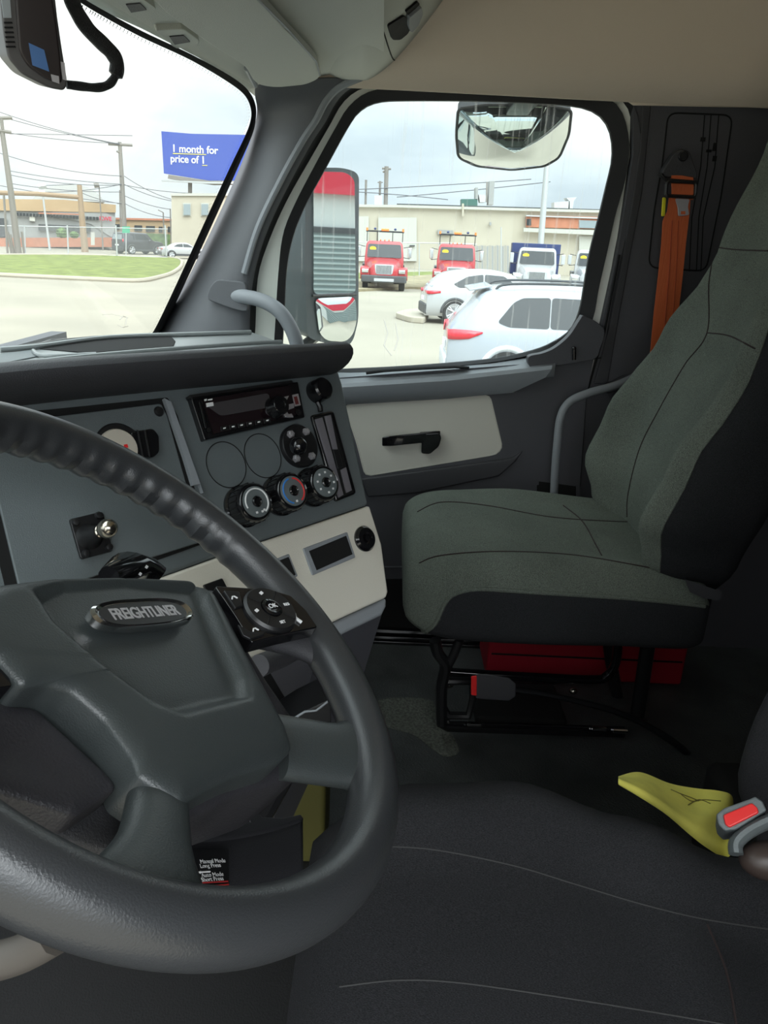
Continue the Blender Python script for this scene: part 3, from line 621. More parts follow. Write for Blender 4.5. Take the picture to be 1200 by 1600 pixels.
# lower switches
dpr('display_frame', [(474, 857), (543, 831), (556, 871), (489, 899)], .006, .004, M_grey, bev=.0015)
dpr('display_recess', [(483, 861), (541, 837), (551, 866), (495, 891)], .0065, .003, M_void)
MB().lathe(D, D.px(569, 842, .003), [(.0195, 0), (.0195, .003), (.016, .007), (.009, .008), (.0075, .005), (.005, .004), (.0045, .008), (.0005, .008)], 32).build('lighter_socket', M_gloss, dash)
dpr('rocker_switch', [(430, 874), (452, 865), (466, 900), (445, 910)], .006, .004, M_grey, bev=.0015)
dpr('rocker_recess', [(436, 876), (451, 870), (462, 898), (447, 906)], .0065, .003, M_void)
rk = dpr('rocker_switch', [(318, 914), (348, 903), (362, 930), (330, 944)], .006, .004, M_black, bev=.0015)

# dark shelf parts behind the wheel, lower dash
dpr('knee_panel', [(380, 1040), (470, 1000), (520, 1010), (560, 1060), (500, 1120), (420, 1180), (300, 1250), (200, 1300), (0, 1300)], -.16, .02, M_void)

# wiper blade seen past the deck
wp = thing('wiper_blade', 'black wiper blade lying along the base of the windshield', 'wiper', PZ(120, 534, 2.15))
MB().tube([pws(x, y, -.02) for x, y in ((20, 545), (60, 540), (100, 533), (150, 528), (172, 527))], .005, 6).build('blade', M_black, wp)
MB().tube([pws(x, y, -.03) for x, y in ((60, 540), (80, 533), (110, 531), (130, 534))], .004, 6).build('arm', M_black, wp)

# ---------------------------------------------------------------- dash camera and cable
CF = Fr(CAM + ray(55, 60) * .90, -ray(55, 60) + Vector((0, -.25, 0)))
dc = thing('dash_camera', 'dark dash camera with a small blue screen at the top of the windshield', 'camera', CF.px(55, 130, 0))
cpx = [(p.x, p.y) for p in rnd([(-2, -30), (84, -30), (90, 25), (98, 80), (106, 128), (102, 142), (78, 138), (34, 116), (12, 90), (5, 50)], 9)]
MB().prism([CF.px(x, y, 0) for x, y in cpx], -CF.n * .045).build('housing', mat('camera_shell', (.09, .085, .085), .45), dc, bevel=.006)
MB().prism([CF.px(x, y, .003) for x, y in [(p.x, p.y) for p in rnd([(22, -30), (78, -30), (88, 30), (95, 90), (98, 132), (72, 124), (44, 104), (30, 80), (27, 40)], 9)]], -CF.n * .004).build('lens_face', mat('camera_face', (.03, .022, .022), .3), dc, bevel=.002)
MB().prism([CF.px(x, y, .004) for x, y in ((45, 67), (69, 78), (77, 112), (51, 102))], -CF.n * .002).build('screen', mat('screen_blue', (.10, .22, .50), .25), dc)
MB().prism([CF.px(x, y, .005) for x, y in ((80, 116), (92, 119), (93, 131), (82, 127))], -CF.n * .002).build('label', M_silver, dc)
MB().prism([CF.px(x, y, .001) for x, y in ((1, -10), (15, -10), (18, 28), (6, 28))], -CF.n * .002).build('label', mat('label_grey', (.35, .38, .4), .5), dc)
for k in range(6): MB().prism([CF.px(x, y, .001) for x, y in ((6 + k * .6, 34 + k * 7.5), (19 + k, 34 + k * 7.5), (20 + k, 37 + k * 7.5), (7 + k * .6, 37 + k * 7.5))], -CF.n * .002).build('vent_slot', M_void, dc)
MB().prism([CF.px(x, y, .001) for x, y in ((94, 96), (101, 98), (104, 126), (98, 124))], -CF.n * .006).build('side_port', M_silver, dc)
cb = [CF.px(x, y, -.02) for x, y in ((108, -20), (112, 0), (122, 22), (138, 46), (160, 68), (174, 82), (182, 96), (182, 112), (176, 126), (166, 134), (150, 137), (128, 135), (104, 132))]
tag(MB().tube(crom(cb, 6), lambda t: .0042 + (.0032 if t < .62 else 0) + .0002 * math.sin(t * 400), 12).build('camera_cable', mat('cable_black', (.012, .012, .012), .5, bump=1, scale=900)), 'thick black sleeved cable looping down beside the dash camera', 'cable')

# ================================================================= STEERING WHEEL
WC = Vector((-.49, .1637, 2.12)); W = Fr(WC, (.03, -.627, .778))
whl = thing('steering_wheel', 'black four-spoke steering wheel with finger grips and a chrome name badge', 'steering wheel', WC)
RC, RT = .212, .0188
rings = []
for k in range(240):
    t = 2 * PI * k / 240; ring = []
    # finger grips on the underside of the rim
    dg = (math.degrees(t) + 180) % 360 - 180
    g = sstep(-16, -8, dg) * sstep(100, 90, dg) if False else sstep(-16, -8, dg) * (1 - sstep(90, 100, dg))
    for j in range(28):
        a = 2 * PI * j / 28
        under = max(0, -math.cos(a) * .96 - math.sin(a) * .28) ** 1.5
        r = RT * (1 + g * under * .10 * math.cos(t * RC / .0205 * 2 * PI / 1.0)) 
        rr = RC + r * math.cos(a) * 1.0; hh = r * math.sin(a) * 1.08
        ring.append(W.p(rr * math.cos(t), rr * math.sin(t), hh))
    rings.append(ring)
rings.append(rings[0]); mb = MB().loft(rings, True, False); mb.build('rim', M_rim, whl, weld=True)
def edist(p, poly):
    best = 1e9; n = len(poly)
    for i in range(n):
        a, b = poly[i], poly[(i + 1) % n]; ab = b - a; t = max(0, min(1, (p - a).dot(ab) / ab.length_squared)); best = min(best, (p - a - ab * t).length)
    return best
def inside(p, poly):
    c = False; n = len(poly)
    for i in range(n):
        a, b = poly[i], poly[i - 1]
        if (a.y > p.y) != (b.y > p.y) and p.x < (b.x - a.x) * (p.y - a.y) / (b.y - a.y) + a.x: c = not c
    return c
def pad(name, fr, pxs, h, side, dome, edge, mat_, parent, rr=6, fn=None, nr=26, rounding=.5):
    poly = [Vector(fr.uv(p.x, p.y, h)) for p in rnd(pxs, rr, 6)]
    fine = []
    for i in range(len(poly)):
        a, b = poly[i], poly[(i + 1) % len(poly)]; m = max(1, int((b - a).length / .004))
        fine += [a + (b - a) * (k / m) for k in range(m)]
    poly = fine; c = sum(poly, Vector((0, 0))) / len(poly); rings = []
    rings.append([fr.p(p.x, p.y, h - side) for p in poly])
    for i in range(nr + 1):
        s = 1 - (i / nr) ** 1.4 * .985; ring = []
        for p in poly:
            q = c + (p - c) * s; d = edist(q, poly) if i else 0
            e = min(1, d / edge); z = h - rounding * edge * (1 - math.sqrt(max(0, 1 - (1 - e) ** 2))) + dome * (1 - s * s)
            if fn: z += fn(q, d)
            ring.append(fr.p(q.x, q.y, z))
        rings.append(ring)
    return MB().loft(rings, True, True).build(name, mat_, parent)
HH = 0.0
tri = [Vector(W.uv(x, y, HH)) for x, y in ((46, 918), (80, 975), (150, 1040), (235, 1103), (285, 1122), (392, 1094), (388, 1060), (350, 980), (318, 905), (200, 890), (100, 895))]
def ridge(q, d):
    dd = edist(q, tri); s = -dd if inside(q, tri) else dd
    return -.0105 * (1 - sstep(-.011, .001, s))
pad('horn_pad', W, [(-80, 960), (0, 908), (100, 896), (200, 893), (305, 902), (340, 925), (372, 985), (412, 1060), (450, 1130), (462, 1168), (440, 1188), (380, 1205), (330, 1228), (290, 1252), (262, 1236), (222, 1208), (212, 1178), (168, 1118), (118, 1076), (80, 1064), (40, 1066), (0, 1022), (-60, 1000)], HH, .035, .004, .012, M_hub, whl, 10, ridge, 34)
pad('hub_skirt', W, [(-80, 980), (100, 915), (300, 915), (352, 950), (420, 1060), (462, 1120), (500, 1180), (455, 1215), (370, 1240), (330, 1262), (290, 1275), (240, 1262), (210, 1230), (195, 1180), (150, 1120), (70, 1085), (-60, 1040)], -.022, .06, .0, .012, M_hub2, whl, 12)
pad('side_recess_cover', W, [(-90, 1060), (24, 1092), (64, 1098), (120, 1150), (176, 1202), (192, 1224), (126, 1268), (40, 1240), (-90, 1200)], -.018, .02, -.004, .014, M_hub2, whl, 12)
pad('spoke_shield', W, [(-90, 1060), (60, 1120), (200, 1230), (196, 1330), (120, 1310), (0, 1275), (-90, 1230)], -.038, .02, .0, .01, M_soft, whl, 12)
# spokes lofted from hub to rim
def spoke(name, a, b, w0, w1, h0, h1, m=M_rim, th=.012, n=14):
    a = Vector(W.uv(*a, h0)); b = Vector(W.uv(*b, h1)); d = (b - a).normalized(); s = Vector((-d.y, d.x)); rings = []
    for i in range(n + 1):
        t = i / n; wd = w0 + (w1 - w0) * t + .036 * max(0, t - .60) ** 1.6 * 2.2; h = h0 + (h1 - h0) * t; c = a + (b - a) * t
        thk = th
        rings.append([W.p(c.x + s.x * wd * math.copysign(abs(math.cos(q)) ** .7, math.cos(q)), c.y + s.y * wd * math.copysign(abs(math.cos(q)) ** .7, math.cos(q)), h + thk * math.sin(q)) for q in [2 * PI * k / 28 for k in range(28)]])
    return MB().loft(rings).build(name, m, whl)
spoke('spoke', (430, 1165), (580, 1187), .030, .031, -.020, -.002, M_hub)
spoke('spoke', (252, 1180), (236, 1420), .016, .024, -.022, -.004, M_hub)
spoke('spoke', (330, 960), (505, 1000), .028, .028, -.022, -.004, M_soft)
spoke('spoke', (-60, 1020), (-330, 1040), .028, .028, -.022, -.004, M_soft)
# right switch pod
def wpr(name, pxs, h, th, m, parent, bev=0, r=0):
    if r: pxs = [(p.x, p.y) for p in rnd(pxs, r)]
    return MB().prism([W.px(x, y, h) for x, y in pxs], -W.n * th).build(name, m, parent, bevel=bev)
_dr = (W.px(490, 975, 0) - W.px(368, 960, 0)).normalized(); W0 = W
W = Fr(W0.px(368, 960, -.001), W0.n - _dr * .27, W0.e2)
pod = wpr('switch_pod', [(336, 915), (420, 920), (455, 930), (478, 952), (497, 980), (440, 992), (394, 1004), (368, 962)], 0, .014, M_gloss, whl, .002, 4)
def wcp(x, y, h): return W.px(x, y, h)
pc_ = wcp(421, 955, 0)
ring = MB().lathe(W, pc_, [(.0255, -.002), (.0255, .002), (.0235, .0045), (.0105, .0045), (.010, .003), (.0005, .003)], 40).build('button_ring', M_black, pod)
MB().lathe(W, pc_, [(.0095, 0), (.0095, .0055), (.007, .0065), (.004, .0055), (.0005, .005)], 28).build('ok_button', M_gloss, pod)
eh1 = (W.px(450, 945, 0) - W.px(400, 955, 0)).normalized(); eh2 = W.n.cross(eh1)
text('OK', 'marking', M_white, pod, pc_ + W.n * .0066, eh1, eh2, .0065)
for a in (0, 90, 180, 270):
    t = math.radians(a + 45); p = pc_ + eh1 * math.cos(t) * .0175 + eh2 * math.sin(t) * .0175 + W.n * .0046
    dv = (eh1 * math.cos(t) + eh2 * math.sin(t)); MB().tube([p - dv * .006, p + dv * .006], .0006, 6).build('button_split', M_void, pod)
for a, s in ((90, '='), (0, '+'), (180, '-'), (270, 'o')):
    t = math.radians(a); p = pc_ + eh1 * math.cos(t) * .0175 + eh2 * math.sin(t) * .0175 + W.n * .0048
    if s == '+': text('RES', 'marking', M_white, pod, p, eh1, eh2, .0042)
    elif s == 'o': text('SET', 'marking', M_white, pod, p, eh1, eh2, .0042)
    else: MB().fbox(Fr(p, W.n), -.002, -.0015, .002, .0015, 0, .0003).build('marking', M_white, pod)
for q, mk in ((([(350, 922), (374, 924), (380, 946), (368, 950)]), (366, 934)), (([(372, 975), (394, 988), (418, 985), (412, 992), (392, 998), (380, 992)]), (399, 984))):
    wpr('corner_button', q, .002, .003, M_black, pod, .0008)
    p = W.px(mk[0], mk[1], .0025); MB().tube([p - eh1 * .003 - eh2 * .001, p - eh1 * .001 + eh2 * .0015, p + eh1 * .001 + eh2 * .0015, p + eh1 * .003 - eh2 * .001], .0007, 6).build('marking', M_white, pod)
p = W.px(461, 963, .0015); MB().tube([p - eh1 * .001 + eh2 * .008, p + eh1 * .001 + eh2 * .002, p - eh1 * .001 - eh2 * .002, p + eh1 * .002 - eh2 * .008], .0016, 6).build('marking', M_white, pod)
W = W0
wpr('switch_pod', [(-90, 1010), (-20, 1030), (14, 1052), (20, 1072), (-40, 1080), (-90, 1070)], -.006, .012, M_gloss, whl, .002, 4)
# name badge
be = eh1; bu = eh2
bc_ = W.px(220, 960, .001); 
c0 = W.px(148, 965, .001); c1 = W.px(294, 954, .001); bdir = (c1 - c0); blen = bdir.length; be = bdir.normalized(); bu = W.n.cross(be).normalized(); bc_ = (c0 + c1) / 2
pts = []
for k in range(48):
    t = 2 * PI * k / 48; pts.append((math.copysign(abs(math.cos(t)) ** .62, math.cos(t)) * blen / 2, math.copysign(abs(math.sin(t)) ** .8, math.sin(t)) * .0120))
BF = Fr(bc_, W.n)
BP = lambda u, v, h: bc_ + be * u + bu * v + W.n * h
bd = thing('name_badge', None, None, bc_); 
bpl = MB().loft([[BP(u * s, v * s, h) for u, v in pts] for s, h in ((1.07, -.004), (1.07, .0015), (1.0, .0028), (.95, .0018), (.90, .0008))], True, True)
bpl.build('badge', M_chrome, whl); bpy.data.objects.remove(bd)
badge = bpy.data.objects['badge']
MB().prism([BP(u * .9, v * .84, .0014) for u, v in pts], -W.n * .001).build('badge_field', M_black, badge)
text('FREIGHTLINER', 'badge_lettering', M_silver, badge, BP(0, -.0002, .0016), be, bu, .0138, .0012, bold=.018, sx=.80, space=.94)

# steering column under the wheel
M_col = mat('column_black', (.022, .022, .025), .5, bump=.2, scale=800)
colm = thing('steering_column', 'black steering column shroud with a small printed white-on-black instruction label', 'steering column', W.p(0, .03, -.25))
cm = MB(); arc = [(252, 1312), (300, 1311), (350, 1308), (400, 1300), (440, 1290), (474, 1278)]
HC = -.10
tp = crom([W.px(x, y, HC) for x, y in arc], 4); bt = crom([W.px(x, y + 140 - i * 4, HC) for i, (x, y) in enumerate(arc)], 4)
cm.loft([tp, [p - W.n * .003 - W.e2 * .002 for p in tp], bt], False); cm.build('shroud_front', M_col, colm, solid=.003)
MB().prism([W.px(x, y, HC) for x, y in ((252, 1312), (300, 1311), (350, 1308), (400, 1300), (440, 1290), (474, 1278), (470, 1272), (440, 1278), (410, 1276), (395, 1262), (370, 1266), (392, 1284), (300, 1296), (252, 1296))], -W.n * .012).build('shroud_top', M_col, colm, bevel=.001)
MB().tube([W.p(0, .02, -.05), W.p(0, .02, -.30)], .055, 28).build('column_tube', M_soft, colm)
LP = lambda x, y: W.px(x, y, HC + .001)
lb = MB().prism([LP(x, y) for x, y in ((266, 1330), (357, 1326), (358, 1386), (268, 1392))], -W.n * .001).build('label', M_black, colm)
l1 = (LP(357, 1346) - LP(300, 1349)).normalized(); l2 = (W.n.cross(l1)).normalized()
px1 = (LP(358, 1350) - LP(268, 1352)).length / 90
for s, x, y, sz in (('Pull', 281, 1335, 7.6), ('- Push', 281, 1341.5, 7.6), ('Manual Mode', 312, 1347, 7.6), ('Long Press', 312, 1354, 7.6), ('Auto Mode', 314, 1368.5, 7.6), ('Short Press', 314, 1375.5, 7.6)):
    text(s, 'label_text', M_white, lb, LP(x, y) + W.n * .0003, l1, l2, sz * px1, .0002, 'LEFT')
MB().tube([LP(309, 1363), LP(328, 1362)], .0007, 6).build('label_arrow', M_white, lb)
MB().add([LP(308, 1363), LP(314, 1360), LP(314, 1366)], [(0, 1, 2)]).build('label_arrow', M_white, lb, smooth=False)
MB().add([LP(282, 1346), LP(288, 1343), LP(288, 1349)], [(0, 1, 2)]).build('label_arrow', M_white, lb, smooth=False)
q = [LP(x, y) for x, y in ((288, 1360), (303, 1358), (307, 1363), (305, 1370), (290, 1373))]; MB().tube(q + [q[0]], .0005, 6).build('label_box', M_white, lb)
q = [LP(x, y) for x, y in ((290, 1381), (356, 1377), (357, 1382), (300, 1387))]; MB().tube(q, .0006, 6).build('label_band', mat('label_red', (.35, .02, .02), .5), lb)
# multifunction stalk poking up behind the hub
st = MB().tube([W.px(170, 905, -.06), W.px(205, 882, -.062), W.px(232, 890, -.064), W.px(246, 902, -.066)], lambda t: (.010 + .012 * math.sin(PI * min(1, t * 1.3)) , .012), 14).build('stalk', M_gloss, colm)
for s, x, y in (('V', 216, 897), ('A', 226, 886)):
    MB().fbox(Fr(W.px(x + 3, y, -.045), W.n), -.0025, -.0012, .0025, .0012, 0, .0003).build('marking', M_white, st)
MB().tube([W.px(405, 1040, -.13), W.px(440, 1026, -.13), W.px(480, 1005, -.13)], .013, 14).build('stalk', M_door, colm)

sl = MB().tube(crom([PX(x, y, -.60) for x, y in ((-500, 1530), (-250, 1530), (-60, 1512), (0, 1500), (45, 1485), (85, 1462))], 5), (.012, .012), 10).build('trim_4', mat('step_beige', (.08, .07, .06), .6))
struct(sl)

# ================================================================= SEATS
ps = thing('passenger_seat', 'dark grey-green fabric passenger seat with high bolstered backrest by the far door', 'seat', (.55, -.35, 1.3))
# cushion: sections from front to back
def cush(yf, yb, xc, hw, zt, zb, crown, wing, edge, n=100, seg=160, nose=.05):
    rings = []
    for i in range(n + 1):
        t = i / n; y = yf + (yb - yf) * t
        # front rounding
        q = min(1, (yf - y) / .11 + 1e-3); rf = math.sqrt(max(0, 1 - (1 - q) ** 2)) ** .8
        qb = min(1, (y - yb) / .06 + 1e-3); rf *= math.sqrt(max(0, 1 - (1 - qb) ** 2)) ** .3
        ring = []
        for k in range(seg):
            a = 2 * PI * k / seg; cx = math.copysign(abs(math.cos(a)) ** .42, math.cos(a)); cz = math.copysign(abs(math.sin(a)) ** .42, math.sin(a))
            zc = (zt(t) + zb(t)) / 2; hh = (zt(t) - zb(t)) / 2
            bul = crown(t) * (1 - cx * cx) + wing(t) * math.exp(-((abs(cx) - .80) / .16) ** 2) if cz > 0 else 0
            w_ = hw(t) * (.80 + .20 * rf); ring.append(Vector((xc + cx * w_, y, zc + cz * hh * (.35 + .65 * rf) + bul * max(0, cz) * rf)))
        rings.append(ring)
    return MB().loft(rings)
pcu = cush(-.045, -.62, .55, lambda t: .252 + .012 * math.sin(PI * min(1, t * 1.4)), lambda t: 1.832 + .004 * math.sin(PI * t) - .035 * t, lambda t: 1.655 + .0 * t, lambda t: .012, lambda t: .022 * sstep(.1, .5, t), .03).build('cushion', [M_fab], ps)
# lower border of the cushion: darker cloth with the side shade painted in
def split_mat(o, m2, test):
    o.data.materials.append(m2); off = o.matrix_world.translation if False else Vector(ORG[o.name])
    for p in o.data.polygons:
        if test(p.center + off, p.normal): p.material_index = 1
def border(o, m2, seg, i0, a0, a1):
    o.data.materials.append(m2)
    for i, p in enumerate(o.data.polygons):
        if i // seg >= (i0((i % seg + .5) / seg * 360) if callable(i0) else i0) and len(p.vertices) == 4 and a0 <= (i % seg + .5) / seg * 360 <= a1: p.material_index = 1
bi0 = lambda a: 7 + 17 * math.exp(-(a - 163) / 14)
border(pcu, M_fabd, 160, bi0, 163, 372)
cv_ = [pcu.data.vertices[int(round(bi0(max(163, k * 2.25)))) * 160 + k].co + Vector(ORG[pcu.name]) for k in range(112, 72, -1)] + [pcu.data.vertices[i * 160 + 73].co + Vector(ORG[pcu.name]) for i in range(25, 100, 3)]
for _ in range(3): cv_ = [cv_[0]] + [(cv_[i - 1] + cv_[i] * 2 + cv_[i + 1]) / 4 for i in range(1, len(cv_) - 1)] + [cv_[-1]]
MB().tube(cv_, .0042, 8).build('piping', M_fab, ps)
# backrest
def back_ring(z, T, seg=72):
    xc, yc, hw, b, th = T(z); ring = []
    for k in range(seg):
        a = 2 * PI * k / seg; cx = math.copysign(abs(math.cos(a)) ** .5, math.cos(a)); cy = math.copysign(abs(math.sin(a)) ** .55, math.sin(a))
        y = yc - th / 2 + cy * th / 2
        if cy > 0: y += b * math.exp(-((abs(cx) - .86) / .20) ** 2) * cy - .012 * (1 - cx * cx) * cy * (1 if b > .02 else .3)
        ring.append(Vector((xc + cx * hw, y, z)))
    return ring
def T(z):
    yc = lerp([(1.76, -.535), (1.9, -.53), (2.05, -.555), (2.2, -.605), (2.4, -.665), (2.6, -.715), (2.8, -.76)], z)
    hw = lerp([(1.76, .19), (1.84, .235), (1.95, .262), (2.1, .262), (2.22, .240), (2.33, .19), (2.45, .165), (2.62, .15), (2.74, .13), (2.78, .09)], z)
    b = lerp([(1.76, .03), (1.84, .07), (1.92, .098), (2.02, .085), (2.12, .055), (2.24, .03), (2.4, .015)], z)
    th = lerp([(1.76, .14), (1.95, .17), (2.3, .15), (2.6, .11), (2.78, .06)], z)
    return .55, yc, hw, b, th
zs = [1.765 + (2.78 - 1.765) * i / 44 for i in range(45)]
def endround(z):
    xc, yc, hw, b, th = T(z); q = min(1, (z - 1.76) / .05); q2 = min(1, (2.785 - z) / .05); s = math.sqrt(max(.02, 1 - (1 - q) ** 2)) * math.sqrt(max(.02, 1 - (1 - q2) ** 2))
    return xc, yc - th * (1 - s) / 2, hw * (.85 + .15 * s), b * s, th * (.4 + .6 * s)
pb = MB().loft([back_ring(z, endround) for z in zs]).build('backrest', [M_fab], ps)
border(pb, M_fabd, 72, 0, 150, 372)
# seat frame
def tb(name, pxs, x, r, m=M_gloss, parent=ps, seg=10, cr=0, flat=None):
    pts = [PX(a, b, x if not isinstance(x, (list, tuple)) else x[i]) for i, (a, b) in enumerate(pxs)]
    if cr: pts = crom(pts, cr)
    return MB().tube(pts, r, seg, flat=flat).build(name, m, parent)
tb('floor_rail', [(688, 1128), (700, 1135), (975, 1144)], .52, (.010, .014))
tb('floor_rail', [(700, 1122), (720, 1125), (970, 1134)], .66, (.010, .014))
tb('cross_tube', [(700, 1050), (760, 1054), (920, 1062), (948, 1056), (962, 1035), (966, 1000)], .60, .011, cr=6)
tb('leg', [(680, 1000), (684, 1020), (696, 1040), (690, 1075), (690, 1130)], .50, (.013, .016), M_black, cr=4)
tb('leg', [(718, 1000), (708, 1025), (698, 1045)], .50, .010, M_black)
tb('leg', [(1012, 1010), (1006, 1050), (996, 1118)], .60, (.018, .012), M_black)
tb('leg', [(950, 1000), (955, 1035), (975, 1140)], .72, (.015, .012), M_black)
br = MB().tube([PX(x, y, .505) for x, y in ((690, 1078), (700, 1064), (738, 1064), (740, 1090), (732, 1118), (700, 1118), (690, 1100), (690, 1078))], .010, 8).build('bracket', M_black, ps)
for x, y in ((690, 1126), (740, 1131), (935, 1138), (968, 1142)): MB().tube([PX(x - 10, y, .508), PX(x + 12, y + 1, .508)], .005, 8).build('bolt', M_chrome, ps)
MB().ellip(PX(896, 1080, .6), (.008, .010, .008), 12, 8).build('bolt', M_brass, ps)
MB().ellip(PX(702, 1070, .56), (.008, .010, .008), 12, 8).build('bolt', M_brass, ps)
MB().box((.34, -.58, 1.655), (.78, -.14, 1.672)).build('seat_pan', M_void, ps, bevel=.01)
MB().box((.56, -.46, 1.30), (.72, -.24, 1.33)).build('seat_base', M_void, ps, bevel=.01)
tb('recliner_lever', [(1030, 998), (1060, 996), (1080, 985), (1095, 960), (1103, 930)], .33, .012, M_gloss, cr=5)
tb('recliner_lever_end', [(1036, 989), (1052, 990)], .325, .005, M_red)
MB().loft([[PX(x, y, .30), PX(x, y, .36), PX(x2, y2, .36), PX(x2, y2, .30)] for x, y, x2, y2 in ((1070, 905, 1078, 925), (1100, 915, 1100, 935), (1130, 925, 1124, 938))]).build('side_cover', M_soft, ps)
# buckle on its stalk
bk = MB().loft([[PX(x, y - hh_, .40), PX(x, y - hh_, .425), PX(x, y + hh_, .425), PX(x, y + hh_, .40)] for x, y, hh_ in ((743, 1072, 19), (760, 1073, 20), (795, 1077, 18), (806, 1078, 10))]).build('buckle', M_soft, ps, bevel=.003)
MB().loft([[PX(x, y - hh_, .398), PX(x, y - hh_, .424), PX(x, y + hh_, .424), PX(x, y + hh_, .398)] for x, y, hh_ in ((736, 1071, 15), (745, 1071, 16))]).build('release_button', M_redb, bk, bevel=.002)
tb('buckle_stalk', [(800, 1077), (850, 1084), (900, 1095), (950, 1108), (1000, 1128), (1045, 1155), (1075, 1180), (1090, 1210)], [.42, .44, .46, .48, .5, .5, .5, .5], lambda t: (.008 + .004 * t, .006 + .003 * t), M_black, cr=5)
# stitched seams
seam([(652, 800), (690, 785), (760, 790), (860, 808), (960, 815), (1000, 815)], [pcu], 'seam', M_seam, ps)
seam([(655, 880), (690, 868), (780, 862), (900, 868), (1030, 890)], [pcu], 'seam', M_seam, ps)
seam([(880, 790), (910, 815), (930, 850), (940, 868)], [pcu], 'seam', M_seam, ps)
seam([(980, 808), (982, 770), (1000, 700), (1030, 640), (1070, 570), (1105, 520), (1108, 440), (1120, 380)], [pb], 'seam', M_seam, ps)
MB().tube([back_ring(z, endround)[30] for z in zs[1:-1]], .0022, 6).build('piping', M_fab, ps)
seam([(1105, 520), (1140, 525), (1180, 545)], [pb], 'seam', M_seam, ps)
seam([(1112, 385), (1150, 390), (1200, 392)], [pb], 'seam', M_seam, ps)

# red case under the seat
rcx = thing('red_case', 'flat red case lying on the floor under the passenger seat', 'case', PX(900, 1060, .78))
yz_ = [PX(x, y, .775) for x, y in ((764, 1000), (1078, 1000), (1066, 1063), (765, 1046))]
zb_ = min(p.z for p in yz_)
MB().box((.775, yz_[2].y, 1.305), (.93, yz_[0].y, 1.42)).build('body', M_red, rcx, bevel=.008)
MB().box((.772, yz_[2].y + .01, 1.375), (.776, yz_[0].y - .01, 1.379)).build('lid_seam', M_void, rcx)

# driver seat
ds = thing('driver_seat', 'dark knit fabric driver seat in the foreground with a raised side bolster', 'seat', (-.5, -.25, 1.3))
rings = []
xe = lambda y: lerp([(-.62, -.31), (-.42, -.285), (-.30, -.245), (-.17, -.212), (-.05, -.225), (.06, -.27)], y)
for i in range(41):
    t = i / 40; y = .065 - .74 * t
    q = min(1, (.067 - y) / .10); rf = math.sqrt(max(0.01, 1 - (1 - q) ** 2)); ring = []
    x1 = xe(y) + .028; x0 = -.985 - x1; xc = (x0 + x1) / 2; hw = (x1 - x0) / 2
    zt = lerp([(-.62, 1.735), (-.42, 1.745), (-.3, 1.775), (-.17, 1.80), (-.05, 1.80), (.07, 1.785)], y)
    for k in range(96):
        a = 2 * PI * k / 96; cx = math.copysign(abs(math.cos(a)) ** .5, math.cos(a)); cz = math.copysign(abs(math.sin(a)) ** .5, math.sin(a))
        z = 1.70 + cz * ((zt - 1.70) if cz > 0 else .10) * (.3 + .7 * rf)
        if cz > 0: z += (-.030 * (1 - sstep(.45, .78, abs(cx))) + .006 * math.exp(-((abs(cx) - .8) / .12) ** 2)) * rf * sstep(.0, .25, t + .08)
        ring.append(Vector((xc + cx * hw * (.93 + .07 * rf), y, z)))
    rings.append(ring)
dcu = MB().loft(rings).build('cushion', M_fabk, ds)
def T2(z):
    return (-.5, lerp([(1.72, -.47), (1.9, -.465), (2.2, -.53), (2.6, -.66)], z), lerp([(1.72, .2), (1.85, .27), (2.1, .27), (2.3, .2), (2.6, .15)], z), lerp([(1.72, .05), (1.85, .10), (2.0, .09), (2.2, .04), (2.4, .01)], z), .13)
dbk = MB().loft([back_ring(1.72 + i * .022, T2) for i in range(40)]).build('backrest', M_fabk, ds)
MB().box((-.72, -.6, 1.34), (-.28, -.06, 1.60)).build('seat_base', M_void, ds, bevel=.02)
seam([(590, 1322), (680, 1328), (800, 1352), (900, 1382), (1000, 1412), (1100, 1436), (1230, 1456)], [dcu], 'seam', M_stitch, ds, r=.0008, lift=0)
seam([(530, 1542), (620, 1532), (720, 1536), (900, 1562), (1100, 1595), (1200, 1615)], [dcu], 'seam', M_stitch, ds, r=.0007, lift=0)
seam([(1105, 1445), (1135, 1520), (1150, 1600)], [dcu], 'seam', M_seam, ds, r=.0012)
# driver buckle
BK = Fr(CAM + ray(1160, 1275) * .83, -ray(1160, 1275) + Vector((0, .0, .25)))
bq = lambda pxs, h: [BK.px(x, y, h) for x, y in pxs]
db = MB().prism(bq([(p.x, p.y) for p in rnd([(1119, 1272), (1132, 1262), (1172, 1248), (1180, 1244), (1192, 1252), (1198, 1266), (1150, 1296), (1132, 1298), (1122, 1288)], 3)], 0), -BK.n * .06).build('buckle', M_dash, ds, bevel=.002)
MB().prism(bq([(p.x, p.y) for p in rnd([(1130, 1273), (1175, 1254), (1184, 1262), (1186, 1270), (1140, 1293), (1133, 1288)], 3)], .003), -BK.n * .01).build('release_button', M_redb, db, bevel=.0015)
MB().tube(crom(bq([(1150, 1335), (1150, 1318), (1165, 1302), (1190, 1288), (1215, 1278)], -.012), 5), (.0065, .014), 10, flat=BK.n).build('buckle_sleeve', M_dash, ds)
MB().ellip(BK.px(1205, 1345, -.03), (.018, .030, .018), 18, 12).build('belt_anchor', mat('anchor_brown', (.05, .035, .03), .4), ds)

